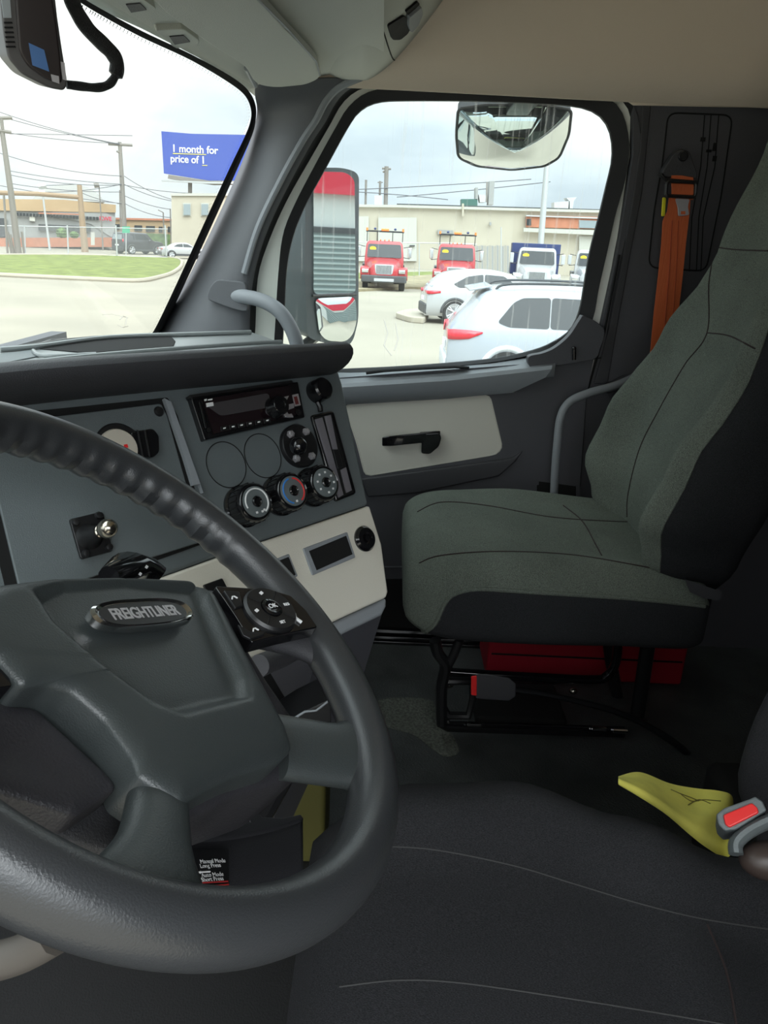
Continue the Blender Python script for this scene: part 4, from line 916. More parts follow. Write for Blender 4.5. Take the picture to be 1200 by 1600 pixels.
# yellow cloth stuffed between seat and box
yc_ = MB(); NV = 16
tp_ = crom([(966, 1213, 0), (1000, 1206, 0), (1046, 1224, 0), (1090, 1232, 0), (1120, 1235, 0), (1143, 1242, 0), (1146, 1262, 0)], 4)
bt_ = crom([(966, 1216, 0), (1000, 1236, 0), (1040, 1262, 0), (1075, 1292, 0), (1100, 1312, 0), (1130, 1330, 0), (1141, 1327, 0)], 4)
rows = []
for j in range(NV + 1):
    s = j / NV; row = []
    for i, (a, b) in enumerate(zip(tp_, bt_)):
        q = a + (b - a) * s; xx = -.13 - .10 * s + .008 * math.sin(i * .55 + s * 4) * math.sin(s * PI)
        row.append(PX(q.x, q.y + (10 * s if s > .9 else 0), xx))
    rows.append(row)
yc_.loft(rows, False); tag(yc_.build('yellow_cloth', M_yellow, sub=1), 'crumpled yellow cloth tucked beside the driver seat cushion near its red buckle', 'cloth')
sc_ = bpy.data.objects['yellow_cloth']
for q in (((1048, 1234), (1062, 1240), (1078, 1246), (1092, 1252)), ((1062, 1240), (1080, 1252), (1100, 1250), (1126, 1252)), ((1075, 1258), (1092, 1250), (1110, 1256))):
    seam(list(q), [sc_], 'pen_mark', mat('mark_olive', (.16, .14, .03), .8), sc_, r=.0006)
# centre box between the seats (low, black)
bx = thing('centre_box', 'low black box on the floor between the two seats', 'box', (0, -.7, 1.3))
MB().box((-.16, -1.2, 1.3), (.22, -.62, 1.50)).build('box_body', M_void, bx, bevel=.02)

# yellow bin under the dash, seen through the wheel
yb = thing('yellow_bin', 'dull yellow bin on the floor beneath the dashboard, seen through the wheel', 'bin', (.21, .155, 1.3))
MB().box((.12, .08, 1.3), (.24, .21, 1.69)).build('bin_body', mat('bin_yellow', (.13, .12, .03), .6), yb, bevel=.01)
MB().box((.11, .07, 1.69), (.25, .22, 1.705)).build('bin_rim', mat('bin_yellow2', (.10, .09, .03), .6), yb, bevel=.004)
# pedal bracket bits; gloss along the edges drawn as grey tubes
pdl = thing('foot_pedal', 'black ridged foot pedal with gloss lines drawn on its edges below the dashboard', 'pedal', (-.10, .12, 1.3))
P3 = lambda x, y: PX(x, y, -.12)
MB().loft([[P3(x, y), P3(x, y + 40), P3(x, y + 40) + Vector((.05, .02, 0)), P3(x, y) + Vector((.05, .02, 0))] for x, y in ((452, 1128), (480, 1110), (518, 1092))]).build('pad', M_black, pdl, bevel=.002)
MB().tube([P3(x, y) for x, y in ((452, 1127), (476, 1112), (494, 1110), (516, 1093))], .0016, 6).build('edge', M_grey, pdl)
MB().tube([P3(x, y) for x, y in ((495, 1138), (505, 1131))], .0012, 6).build('edge', M_grey, pdl)
MB().tube([P3(488, 1140), Vector((-.10, .22, 1.45)), Vector((-.1, .30, 1.5))], .012, 8).build('arm', M_black, pdl)

# ================================================================= OUTSIDE
M_conc = mat('concrete', (.275, .245, .19), .9, var=.10, vscale=.25, bump=.3, scale=8)
M_grass = mat('grass', (.14, .165, .035), .95, var=.35, vscale=1.2)
M_gdry = mat('grass_dry', (.24, .20, .12), .95, var=.3, vscale=2)
M_curb = mat('curb', (.36, .32, .25), .9)
M_cream = mat('cream_wall', (.42, .375, .295), .85, var=.05, vscale=.6)
M_cream2 = mat('cream_light', (.44, .43, .38), .85)
M_tan = mat('tan_wall', (.40, .28, .16), .85, var=.05, vscale=.4)
M_greyb = mat('grey_cladding', (.27, .27, .26), .7, var=.05, vscale=.4)
M_brick = mat('brick', (.42, .17, .10), .85, var=.1, vscale=2)
M_pole = mat('weathered_pole', (.20, .18, .16), .9)
M_pole2 = mat('brown_pole', (.28, .20, .13), .9)
M_steel = mat('galvanised', (.45, .46, .46), .5, metal=.3)
M_cw = mat('car_white', (.34, .365, .40), .25, coat=.6)
M_cw2 = mat('car_white_pearl', (.40, .40, .40), .25, coat=.6)
M_cr = mat('truck_red', (.38, .018, .022), .3, coat=.5)
M_cb = mat('car_black', (.03, .03, .035), .3, coat=.5)
M_cg = mat('car_glass', (.018, .021, .023), .25)
M_cgl = mat('rear_glass', (.22, .26, .27), .15, coat=.6)
M_trim = mat('car_trim', (.05, .052, .055), .6)
M_tire = mat('tire', (.025, .025, .025), .9)
M_hub_ = mat('wheel_alloy', (.55, .56, .58), .35, metal=.7)
M_tail = mat('tail_red', (.65, .02, .04), .25, coat=.5)
M_amber = mat('beacon_orange', (.85, .22, .04), .4)
M_blue = mat('body_blue', (.02, .035, .12), .5)
M_wire = mat('wire', (.10, .10, .11), .8)
struct(MB().box((-60, -160, -.3), (420, 260, 0)).build('ground', M_conc))
struct(MB().box((1.075, -1.0, .7), (1.10, .5, 2.03)).build('wall_outer_right', M_paint))

# --- grass verge with curb
gr = [PZ(x, y, .1) for x, y in crom([(-60, 425, 0), (0, 429, 0), (60, 432, 0), (150, 436, 0), (215, 438, 0), (250, 432, 0), (272, 424, 0), (284, 410, 0), (270, 400, 0), (200, 399, 0), (100, 397, 0), (0, 397, 0), (-60, 397, 0)], 5, True)] if False else [PZ(p.x, p.y, .1) for p in crom([(-60, 425, 0), (0, 429, 0), (60, 432, 0), (150, 436, 0), (215, 438, 0), (250, 432, 0), (272, 424, 0), (284, 412, 0), (272, 403, 0), (200, 400, 0), (100, 398, 0), (0, 398, 0), (-60, 398, 0)], 5, True)]
o = tag(MB().prism(gr, (0, 0, -.1)).build('grass_verge', M_grass, smooth=False), 'green grass strip between the lot and the road, seen through the windshield', 'grass', kind='stuff')
MB().tube([p + Vector((0, 0, -.02)) for p in gr] + [gr[0] + Vector((0, 0, -.02))], .12, 8).build('curb', M_curb)
struct(bpy.data.objects['curb'])
gr2 = [PZ(x, y, .1) for x, y in ((560, 426), (690, 424), (740, 425), (740, 433), (640, 436), (560, 437))]
tag(MB().prism(gr2, (0, 0, -.1)).build('grass_strip', M_grass, smooth=False), 'grass strip behind the parked trucks, before the cream workshop', 'grass', kind='stuff')
gr3 = [PZ(x, y, .12) for x, y in ((560, 436), (690, 428), (760, 430), (760, 452), (640, 448), (560, 452))]
struct(MB().prism(gr3, (0, 0, -.12)).build('ground_dirt', M_gdry, smooth=False))
isl = [PZ(p.x, p.y, .18) for p in rnd([(616, 488), (634, 483), (660, 481), (672, 484), (666, 497), (640, 495)], 6)]
tag(MB().prism(isl, (0, 0, -.18)).build('concrete_island', M_curb, bevel=.03), 'low concrete kerb island at the rear wheel of the white crossover car', 'island')
mk = MB()
for pl_ in ([(187, 500), (192, 494), (198, 496), (196, 508)], [(184, 508), (192, 512), (200, 510)], [(160, 492), (175, 491), (200, 497)], [(600, 500), (606, 520), (600, 540), (612, 556)], [(618, 505), (622, 530), (616, 548)]):
    mk.tube([PZ(x, y, .002) for x, y in pl_], .012, 5)
o = mk.build('pavement_stain', mat('stain', (.30, .27, .24), .9)); o['kind'] = 'structure'

# --- buildings ahead
def bld(name, label, fr, parts, depth, base=None):
    t = thing(name, label, 'building', base or fr.p(0, 0, 0))
    for nm, pxs, h, m in parts:
        d = depth if nm in ('walls', 'upper_band', 'roof') else .25
        MB().prism([fr.px(x, y, h) for x, y in pxs], -fr.n * d).build(nm, m, t, smooth=False)
    return t
F1 = upright(90, 388)
win = [('window', [(20 + k * 5.2, 332 + k * .28), (24 + k * 5.2, 332.2 + k * .28), (24 + k * 5.2, 337 + k * .28), (20 + k * 5.2, 336.8 + k * .28)], .5, M_cg) for k in range(26) if k not in (20,)]
bld('warehouse_building', 'long grey and tan warehouse with red wall lettering across the road', F1, [
    ('walls', [(-60, 318), (180, 322), (180, 385), (-60, 385)], 0, M_greyb), ('upper_band', [(-60, 310), (100, 312), (181, 320), (181, 332), (-60, 328)], .25, M_tan),
    ('brick_base', [(-60, 372), (178, 371), (178, 386), (-60, 386)], .3, M_brick), ('canopy', [(60, 350), (142, 354), (142, 362), (60, 360)], .5, M_trim), ('canopy', [(-60, 341), (10, 341), (12, 370), (-60, 370)], .35, M_trim),
    ('wall_stripe', [(60, 332), (123, 334), (123, 336), (60, 334)], .6, M_brick), ('white_panel', [(46, 336), (54, 336), (55, 346), (46, 345)], .4, M_cream2),
    ('grey_fin', [(60, 332), (90, 338), (142, 350), (170, 368), (178, 372), (181, 340), (160, 330)], .15, mat('grey_fin', (.33, .33, .32), .7))] + win, 18)
ro = bpy.data.objects['warehouse_building']
text('KWE', 'wall_lettering', mat('sign_red', (.55, .02, .06), .6), ro, F1.px(165, 342, .55), F1.e1, F1.e2, .62, .05, bold=.03)
F1b = upright(115, 384.5)
tag(MB().prism([F1b.px(x, y) for x, y in [(p.x, p.y) for p in crom([(50, 312, 0), (66, 296, 0), (90, 290, 0), (118, 289, 0), (140, 294, 0), (156, 306, 0), (164, 316, 0)], 4)]], -F1b.n * 20).build('arched_roof_hall', mat('hall_grey', (.36, .37, .37), .8), smooth=False), 'pale grey hall with an arched roof rising behind the warehouse', 'building')
F2 = upright(230, 389)
bld('brick_office', 'low orange-tan brick office block behind the dark car', F2, [('walls', [(177, 341), (270, 343), (270, 392), (177, 390)], 0, M_tan), ('parapet', [(177, 340), (270, 342), (270, 345), (177, 343)], .3, M_brick)] +
    [('window', [(x, y), (x + w_, y + .3), (x + w_, y + 9), (x, y + 9)], .3, M_cg) for x, y, w_ in ((178, 350, 9), (210, 352, 12), (228, 353, 14), (248, 354, 6), (262, 354, 5))], 15)
F3 = upright(300, 401)
bld('cream_building', 'cream rendered two-storey building standing under the billboard', F3, [('walls', [(268, 304), (420, 304), (420, 408), (268, 404)], 0, M_cream), ('parapet', [(266.5, 302), (420, 302), (420, 306), (266.5, 306)], .2, M_cream2)] +
    [('window_trim', [(x - 1.5, 317), (x + 11.5, 317), (x + 11.5, 338), (x - 1.5, 338)], .1, M_cream2) for x in (287, 315)] + [('window', [(x, 319), (x + 10, 319), (x + 10, 336), (x, 336)], .3, M_cgl) for x in (287, 315)], 12)
# billboard
FB = upright(310, 396); FB = Fr(FB.o, FB.n + Vector((0, .35, 0)))
bb = thing('billboard', 'blue roadside billboard offering one month, on a steel post above the cream building', 'billboard', FB.px(296, 400))
fc = MB().prism([FB.px(x, y) for x, y in ((252, 205), (300, 209), (400, 211), (398, 282), (326, 282), (256, 271))], -FB.n * .6).build('panel', mat('billboard_blue', (.04, .075, .34), .5), bb, smooth=False)
b1 = (FB.px(330, 233) - FB.px(268, 230)).normalized(); b2 = FB.n.cross(b1); sc1 = (FB.px(330, 233) - FB.px(268, 230)).length / 62
text('1 month for', 'panel_lettering', M_white, fc, FB.px(268, 232, .05), b1, b2, 14.5 * sc1, .03, 'LEFT', bold=.012, sx=1.02)
text('price of 1', 'panel_lettering', M_white, fc, FB.px(266, 248, .05), b1, b2, 14.5 * sc1, .03, 'LEFT', bold=.012, sx=.98)
MB().prism([FB.px(x, y, .05) for x, y in ((270, 239.2), (322, 241), (322, 242), (270, 240.4))], -FB.n * .03).build('panel_underline', mat('underline_yellow', (.7, .6, .1), .5), fc, smooth=False)
MB().prism([FB.px(x, y, .05) for x, y in ((316, 258), (324, 258), (324, 259), (316, 259))], -FB.n * .03).build('panel_underline', MT['underline_yellow'], fc, smooth=False)
MB().prism([FB.px(x, y, .4) for x, y in ((263, 273), (330, 283), (398, 284), (398, 287), (328, 288), (262, 279))], -FB.n * 1.4).build('catwalk', M_pole, bb, smooth=False)
MB().prism([FB.px(x, y, .8) for x, y in ((252, 281), (326, 284), (398, 285), (398, 287), (326, 287), (252, 283))], -FB.n * .5).build('light_rail', M_steel, bb, smooth=False)
MB().tube([FB.px(297, 280, -.5), FB.px(297, 400, -.5)], .25, 10).build('post', M_pole, bb)

# --- utility poles, wires, fence
def pole(name, label, cat, base, pts, r, arms=(), m=M_pole, group=None, extra=None):
    f = upright(*base); t = thing(name, label, cat, f.o, group=group)
    MB().tube([f.px(*base)] + [f.px(x, y) for x, y in pts], lambda q: r * (1 - .35 * q), 8).build('shaft', m, t)
    for a in arms: MB().tube([f.px(*a[0], .1), f.px(*a[1], .1)], a[2] if len(a) > 2 else r * .5, 6).build('crossarm', m, t)
    return t, f
_, FP = pole('utility_pole', 'tall leaning utility pole at the far left edge of the windshield view', 'utility pole', (29, 398), [(17, 300), (3, 203)], .30, [((-14, 202), (18, 207)), ((-12, 185), (19, 184)), ((4, 203), (2, 184))])
_, FP2 = pole('utility_pole', 'single wooden utility pole with one crossarm in the middle of the windshield view', 'utility pole', (196, 393), [(191, 290), (187, 222)], .32, [((169, 225), (207, 227)), ((182, 236), (190, 240), .12)])
pole('utility_pole', 'short thick brown post carrying a pipe, in front of the grey warehouse', 'utility pole', (133, 394), [(128, 340), (124, 289)], .38, [], M_pole2)
t, f = pole('street_light', 'slim pale street light pole left of the brown post', 'street light', (78, 391), [(70, 330), (66, 296)], .13, [((60, 292), (72, 290), .3), ((61, 300), (70, 301), .3)], M_steel)
t, f = pole('street_light', 'thin dark lamp pole just right of the brown post', 'street light', (161, 391), [(158, 340), (155, 293)], .10, [((147, 290), (155, 289), .3)], M_pole)
pole('utility_pole', 'distant thin pole close behind the middle utility pole', 'utility pole', (190, 392), [(188, 340), (187, 297)], .10, [((183, 318), (190, 318))])
pole('utility_pole', 'thin leaning pole beside the left edge of the cream building', 'utility pole', (259, 392), [(256, 360), (255, 332)], .12, [((247, 328), (255, 332))])
pole('utility_pole', 'small dark pole touching the corner of the cream building', 'utility pole', (268, 392), [(267, 360), (266, 326)], .12)
def wires(name, label, f, lines, r):
    t = thing(name, label, 'cable', f.px(100, 380))
    for l in lines:
        a, b, sg = l; pts = [f.px(a[0] + (b[0] - a[0]) * k / 10, a[1] + (b[1] - a[1]) * k / 10 + sg * 4 * (k / 10) * (1 - k / 10), .3) for k in range(11)]
        MB().tube(pts, r, 5).build('wire', M_wire, t)
wires('overhead_wires', 'bundle of sagging overhead power lines crossing the road ahead', FP2, [((-20, 168), (187, 225), 5), ((-20, 176), (187, 226), 3), ((15, 209), (207, 212), 0), ((-10, 236), (190, 275), 8), ((10, 207), (187, 224), 3),
    ((10, 266), (190, 288), 3), ((10, 272), (190, 289), 6), ((12, 286), (190, 300), 4), ((0, 290), (190, 318), 2), ((194, 275), (270, 312), 4), ((194, 288), (268, 314), 3), ((194, 289), (296, 302), 2), ((195, 306), (266, 327), 3), ((195, 318), (266, 340), 4), ((60, 300), (190, 288), 4), ((70, 290), (118, 288), 0), ((125, 300), (190, 318), 3)], .035)
cvr = thing('overhead_pipe', 'rusty overhead pipe running left from the brown post', 'pipe', FP.px(60, 380))
MB().tube([f.px(x, y) for f in (upright(133, 394),) for x, y in ((-40, 300), (60, 303), (124, 308))], .22, 8).build('pipe', M_pole2, cvr)
FF = upright(105, 399)
fn = thing('chain_link_fence', 'grey chain link fence along the far side of the grass verge', 'fence', FF.px(105, 399))
for x in (38, 105, 181, 258, -28): MB().tube([FF.px(x + 2, 400), FF.px(x, 352)], .07, 6).build('post', M_steel, fn)
for y in (353, 397): MB().tube([FF.px(-40, y - 1), FF.px(181, y + 3), FF.px(262, y + 5)], .035, 5).build('rail', M_steel, fn)
cm_ = bpy.data.materials.new('chain_mesh'); cm_.use_nodes = True; nt = cm_.node_tree; nt.nodes.clear(); N = nt.nodes.new; L = nt.links.new
mo = N('ShaderNodeOutputMaterial'); tr = N('ShaderNodeBsdfTransparent'); df = N('ShaderNodeBsdfDiffuse'); df.inputs[0].default_value = (.4, .4, .4, 1); mx = N('ShaderNodeMixShader'); mx.inputs[0].default_value = .10
L(tr.outputs[0], mx.inputs[1]); L(df.outputs[0], mx.inputs[2]); L(mx.outputs[0], mo.inputs[0])
MB().prism([FF.px(x, y) for x, y in ((-40, 353), (181, 356), (262, 358), (262, 402), (-40, 397))], -FF.n * .01).build('mesh', cm_, fn, smooth=False)
gp = thing('gate_posts', 'cluster of dark steel gate posts at the far left of the fence', 'fence', FP.px(10, 396))
for x0, x1, y0 in ((12, 6, 305), (18, 12, 362), (30, 22, 364), (38, 34, 362), (22, 16, 366)): MB().tube([FP.px(x0, 398), FP.px(x1, y0)], .10, 6).build('post', M_pole, gp)
def bush(label, c, rx, rz, m, base, cat='bush', name='bush', group=None):
    f = upright(*base); p = f.px(*c); ex = (f.px(c[0] + rx, c[1]) - p).length; ez = (f.px(c[0], c[1] - rz) - p).length
    rr = random.Random(c[0])
    ph = [rr.random() * 6 for _ in range(6)]
    fn_ = lambda q, n: Vector(p) + (q - Vector(p)) * (1 + .10 * math.sin(n.x * 9 + ph[0]) * math.sin(n.y * 8 + ph[1]) + .08 * math.sin(n.z * 11 + ph[2]) + .05 * rr.random())
    return tag(MB().ellip(p, (ex, ex, ez), 36, 20, 1, fn_).build(name, m), label, cat, group)
M_leaf = mat('leaves', (.10, .16, .05), .9, var=.5, vscale=1.5)
bush('round green bush in front of the brick base of the warehouse', (97, 364), 9, 8, M_leaf, (97, 390))
bush('small green bush right of the round bush by the brown post', (116, 367), 7, 5, M_leaf, (116, 390))
hgf = upright(240, 392)
tag(MB().prism([hgf.px(p.x, p.y) for p in rnd([(212, 364), (266, 366), (266, 388), (212, 386)], 3)], -hgf.n * 1.5).build('hedge', M_leaf), 'clipped dark green hedge behind the white car', 'hedge')
sgf = upright(198, 400)
sg_ = thing('street_sign', 'small green street sign above the dark car', 'sign', sgf.px(197, 397))
MB().prism([sgf.px(x, y, .05) for x, y in ((191, 354), (203, 354), (203, 364), (191, 364))], -sgf.n * .05).build('plate', mat('sign_green', (.02, .30, .16), .5), sg_, smooth=False)
MB().tube([sgf.px(197, 364), sgf.px(197, 400)], .05, 6).build('post', M_steel, sg_)
ub = upright(145, 392)
tag(MB().prism([ub.px(x, y) for x, y in ((142, 363), (148, 363), (148, 383), (142, 383))], -ub.n * .5).build('utility_cabinet', M_cream2, smooth=False), 'pale utility cabinet on the pavement right of the brown post', 'cabinet')

# --- cars
def car(name, label, loc, yaw, L_, Wd, prof, belt, wins, wheels, paint, tail, rear, rails=False, wr=.36, plate=True, lower=M_trim):
    t = thing(name, label, 'car', (0, 0, 0), local=True); w = Wd / 2; zb = .24
    pr = crom([(s, z, 0) for s, z in prof], 4); rings = []
    wz = lambda z: w * .965 - .30 * max(0, z - belt)
    for q in pr:
        s, zt = q.x, q.y; e = min(1, min(s, L_ - s) / .55 + .02); f = 1 - .16 * (1 - e) ** 2
        if zt > belt + .12:
            half = [(0, zb), (w * .86 * f, zb), (w * .97 * f, zb + .12), (w * f, .62), (w * .99 * f, belt - .1), (wz(belt) * f, belt), (wz(zt - .07) * f, zt - .07), ((wz(zt) - .10) * f, zt), (0, zt + .02)]
        else:
            half = [(0, zb), (w * .86 * f, zb), (w * .97 * f, zb + .12), (w * f, .56), (w * .985 * f, zt - .16), (w * .95 * f, zt - .08), (w * .90 * f, zt - .035), (w * .78 * f, zt), (0, zt + .02)]
        rings.append([Vector((s, y, z)) for y, z in half] + [Vector((s, -y, z)) for y, z in half[-2:0:-1]])
    bod = MB().loft(rings).build('body', paint, t)
    fz = lambda s: 1 - .16 * (1 - min(1, min(s, L_ - s) / .55 + .02)) ** 2
    for wn in wins:
        for sd_ in (1, -1):
            P_ = [Vector((s, sd_ * (wz(z) * fz(s) + .006), z)) for s, z in [(p.x, p.y) for p in rnd(wn, .06)]]
            MB().prism(P_, (0, -sd_ * .01, 0)).build('side_window', M_cg, t, smooth=False)
    for sd_ in (1, -1):
        for s in wheels:
            MB().add([Vector((s + (wr + .085) * math.cos(a), sd_ * (w + .004), wr + (wr + .085) * math.sin(a))) for a in [k * PI / 16 - .15 for k in range(18)]] + [Vector((s + (wr) * math.cos(a), sd_ * (w + .006), wr + wr * math.sin(a))) for a in [k * PI / 16 - .15 for k in range(18)]], [(i, i + 1, 19 + i, 18 + i) for i in range(17)]).build('wheel_arch', lower, t, solid=.02)
            WF = Fr((s, sd_ * (w - .16), wr), (0, sd_, 0))
            wh = MB().lathe(WF, WF.o, [(.01, -.1), (wr, -.08), (wr + .0, .14), (wr - .03, .172), (wr * .72, .175), (wr * .70, .13), (.01, .12)], 36).build('wheel', M_tire, t)
            rm_ = MB()
            for k in range(5):
                a = 2 * PI * k / 5
                for da in (-.16, .16): rm_.tube([WF.p(.05 * math.cos(a), .05 * math.sin(a), .165), WF.p(wr * .70 * math.cos(a + da), wr * .70 * math.sin(a + da), .160)], .022, 6)
            rm_.lathe(WF, WF.o, [(.07, .14), (.07, .172), (.01, .175)], 16); rm_.lathe(WF, WF.o, [(wr * .72, .15), (wr * .74, .178), (wr * .68, .178), (wr * .68, .15)], 30)
            rm_.build('rim', M_hub_, wh)
        P_ = [Vector((.9, sd_ * (w + .004), .30)), Vector((L_ - .9, sd_ * (w + .004), .30)), Vector((L_ - .9, sd_ * (w + .004), .44)), Vector((.9, sd_ * (w + .004), .44))]
        MB().prism(P_, (0, -sd_ * .03, 0)).build('sill_trim', lower, t, smooth=False)
        # tail lamp wraps the corner
        m = MB(); rows = []
        for s, z0, z1, yy in tail: ww = (w * fz(s) + .006) if yy > .7 else yy * w * .8; rows.append([Vector((s - .012, sd_ * ww, z0)), Vector((s - .012, sd_ * ww, z1))])
        m.loft(rows, False); m.build('tail_lamp', M_tail, t, solid=.02)
        MB().ellip((L_ - 1.55, sd_ * (w + .10), belt + .05), (.10, .12, .09), 14, 10).build('side_mirror', paint, t)
    s0, z0, s1, z1 = rear; MB().prism([Vector((s0 - .03, y, z0)) for y in (-w * .74, w * .74)] + [Vector((s1 - .03, y, z1)) for y in (w * .62, -w * .62)], (.02, 0, -.01)).build('rear_window', M_cgl, t, smooth=False)
    MB().box((-.05, -w * .80, .28), (.25, w * .80, .60)).build('rear_bumper', lower, t, bevel=.05)
    MB().box((L_ - .25, -w * .82, .26), (L_ + .03, w * .82, .60)).build('front_bumper', lower, t, bevel=.05)
    MB().box((-.03, -.26, .68), (.0, .26, .80)).build('plate', M_white, t)
    if rails:
        for sd_ in (1, -1): MB().tube(crom([(.75, sd_ * (w * .66), rear[3] + .02), (1.0, sd_ * (w * .66), prof_z(prof, 1.0) + .07), (2.6, sd_ * (w * .66), prof_z(prof, 2.6) + .08), (3.0, sd_ * (w * .66), prof_z(prof, 3.0) + .02)], 5), .022, 8).build('roof_rail', M_trim, t)
        MB().prism([Vector((s1 - .28, y, z1 + .02)) for y in (-w * .62, w * .62)] + [Vector((s1 + .1, y, z1 + .1)) for y in (w * .64, -w * .64)], (0, 0, .03)).build('spoiler', paint, t, bevel=.01)
    t.location = loc; t.rotation_euler = (0, 0, yaw); return t
def prof_z(prof, s):
    for (a, x), (b, y) in zip(prof, prof[1:]):
        if s <= b: return x + (y - x) * (s - a) / (b - a)
    return prof[-1][1]
vwp = [(0, .62), (.02, .95), (.12, 1.12), (.36, 1.40), (.60, 1.66), (1.1, 1.755), (1.9, 1.78), (2.7, 1.74), (3.1, 1.62), (3.8, 1.14), (4.3, 1.06), (4.85, .92), (5.0, .62)]
def head(deg): return math.radians(deg)
# local +x is the car's nose; looking from the cab the noses point to the right
def place(pxr, zr, dist):                   # ground point at a distance along the view through column pxr
    d = ray(pxr, zr); k = dist / math.hypot(d.x, d.y); return (CAM.x + d.x * k, CAM.y + d.y * k, 0)
lx = place(717, 380, 12.7)
v1 = car('estate_car', 'white estate car nearest the passenger window, red tail lamp and roof rail showing', (lx[0] + 1.0, lx[1] + .05, 0), head(-91), 5.0, 1.98, vwp, 1.10,
    [[(.80, 1.20), (1.05, 1.52), (1.20, 1.60), (1.66, 1.62), (1.66, 1.13), (1.0, 1.13)], [(1.675, 1.13), (1.675, 1.62), (2.53, 1.61), (2.53, 1.13)], [(2.55, 1.13), (2.55, 1.58), (2.85, 1.54), (3.45, 1.18)]], (1.0, 3.98), M_cw,
    [(.0, .90, 1.03, .60), (.02, .89, 1.05, .985), (.10, .89, 1.06, .985), (.22, .90, 1.06, .985), (.36, .92, 1.06, .985), (.50, .98, 1.05, .985), (.58, 1.02, 1.04, .985)], (.14, 1.10, .60, 1.64), True, .38, lower=mat('lower_white', (.6, .63, .66), .4))
cxp = [(0, .60), (.02, .90), (.15, 1.10), (.42, 1.36), (.72, 1.54), (1.3, 1.64), (2.0, 1.66), (2.5, 1.60), (2.8, 1.50), (3.4, 1.10), (4.0, 1.00), (4.4, .86), (4.55, .6)]
lx = place(668, 380, 24.2)
v2 = car('crossover_car', 'white crossover car with dark wheel arches, parked beyond the nearer white car', (lx[0] + .9, lx[1], 0), head(-84), 4.55, 1.84, cxp, 1.05,
    [[(.80, 1.22), (1.25, 1.46), (1.75, 1.54), (1.75, 1.14), (.98, 1.12)], [(1.79, 1.14), (1.79, 1.54), (2.40, 1.51), (2.95, 1.16)]], (.88, 3.6), M_cw2,
    [(.0, .92, .99, .55), (.02, .90, 1.00, .74), (.16, .90, 1.01, .86), (.42, .95, 1.01, .91)], (.18, 1.12, .66, 1.5), False, .37)
sbp = [(0, .7), (.02, 1.0), (.06, 1.25), (.14, 1.6), (.3, 1.76), (1.2, 1.80), (2.3, 1.76), (2.6, 1.68), (3.1, 1.18), (3.9, 1.08), (4.2, .95), (4.3, .65)]
lb_ = PZ(184, 396.5, 0)
v3 = car('compact_suv', 'black compact sport utility car stopped on the road behind the fence', (lb_.x, lb_.y, 0), head(-38), 4.1, 2.0, sbp, 1.1,
    [[(.25, 1.22), (.32, 1.62), (1.2, 1.65), (1.2, 1.2)], [(1.26, 1.2), (1.26, 1.65), (2.2, 1.62), (2.7, 1.22)]], (.8, 3.4), M_cb,
    [(.0, 1.0, 1.22, .85), (.02, 1.0, 1.25, .95), (.1, 1.0, 1.25, 1.05)], (.05, 1.2, .16, 1.6), False, .38)
v3.scale = (1.2, 1.2, 1.2)
sdp = [(0, .6), (.02, .85), (.1, .98), (.5, 1.05), (.9, 1.10), (1.5, 1.38), (2.0, 1.44), (2.6, 1.40), (3.3, 1.02), (4.2, .88), (4.55, .55)]
lb_ = PZ(250, 403, 0)
v4 = car('sedan_car', 'small white sedan parked by the cream building, right of the black car', (lb_.x, lb_.y, 0), head(-60), 4.55, 1.9, sdp, 1.0,
    [[(1.1, 1.08), (1.5, 1.30), (2.0, 1.35), (2.0, 1.05)], [(2.05, 1.05), (2.05, 1.35), (2.5, 1.32), (3.0, 1.06)]], (.9, 3.7), M_cw2,
    [(.0, .80, .92, .7), (.03, .8, .92, .85), (.1, .8, .92, .92)], (.95, 1.1, 1.45, 1.36), False, .34)

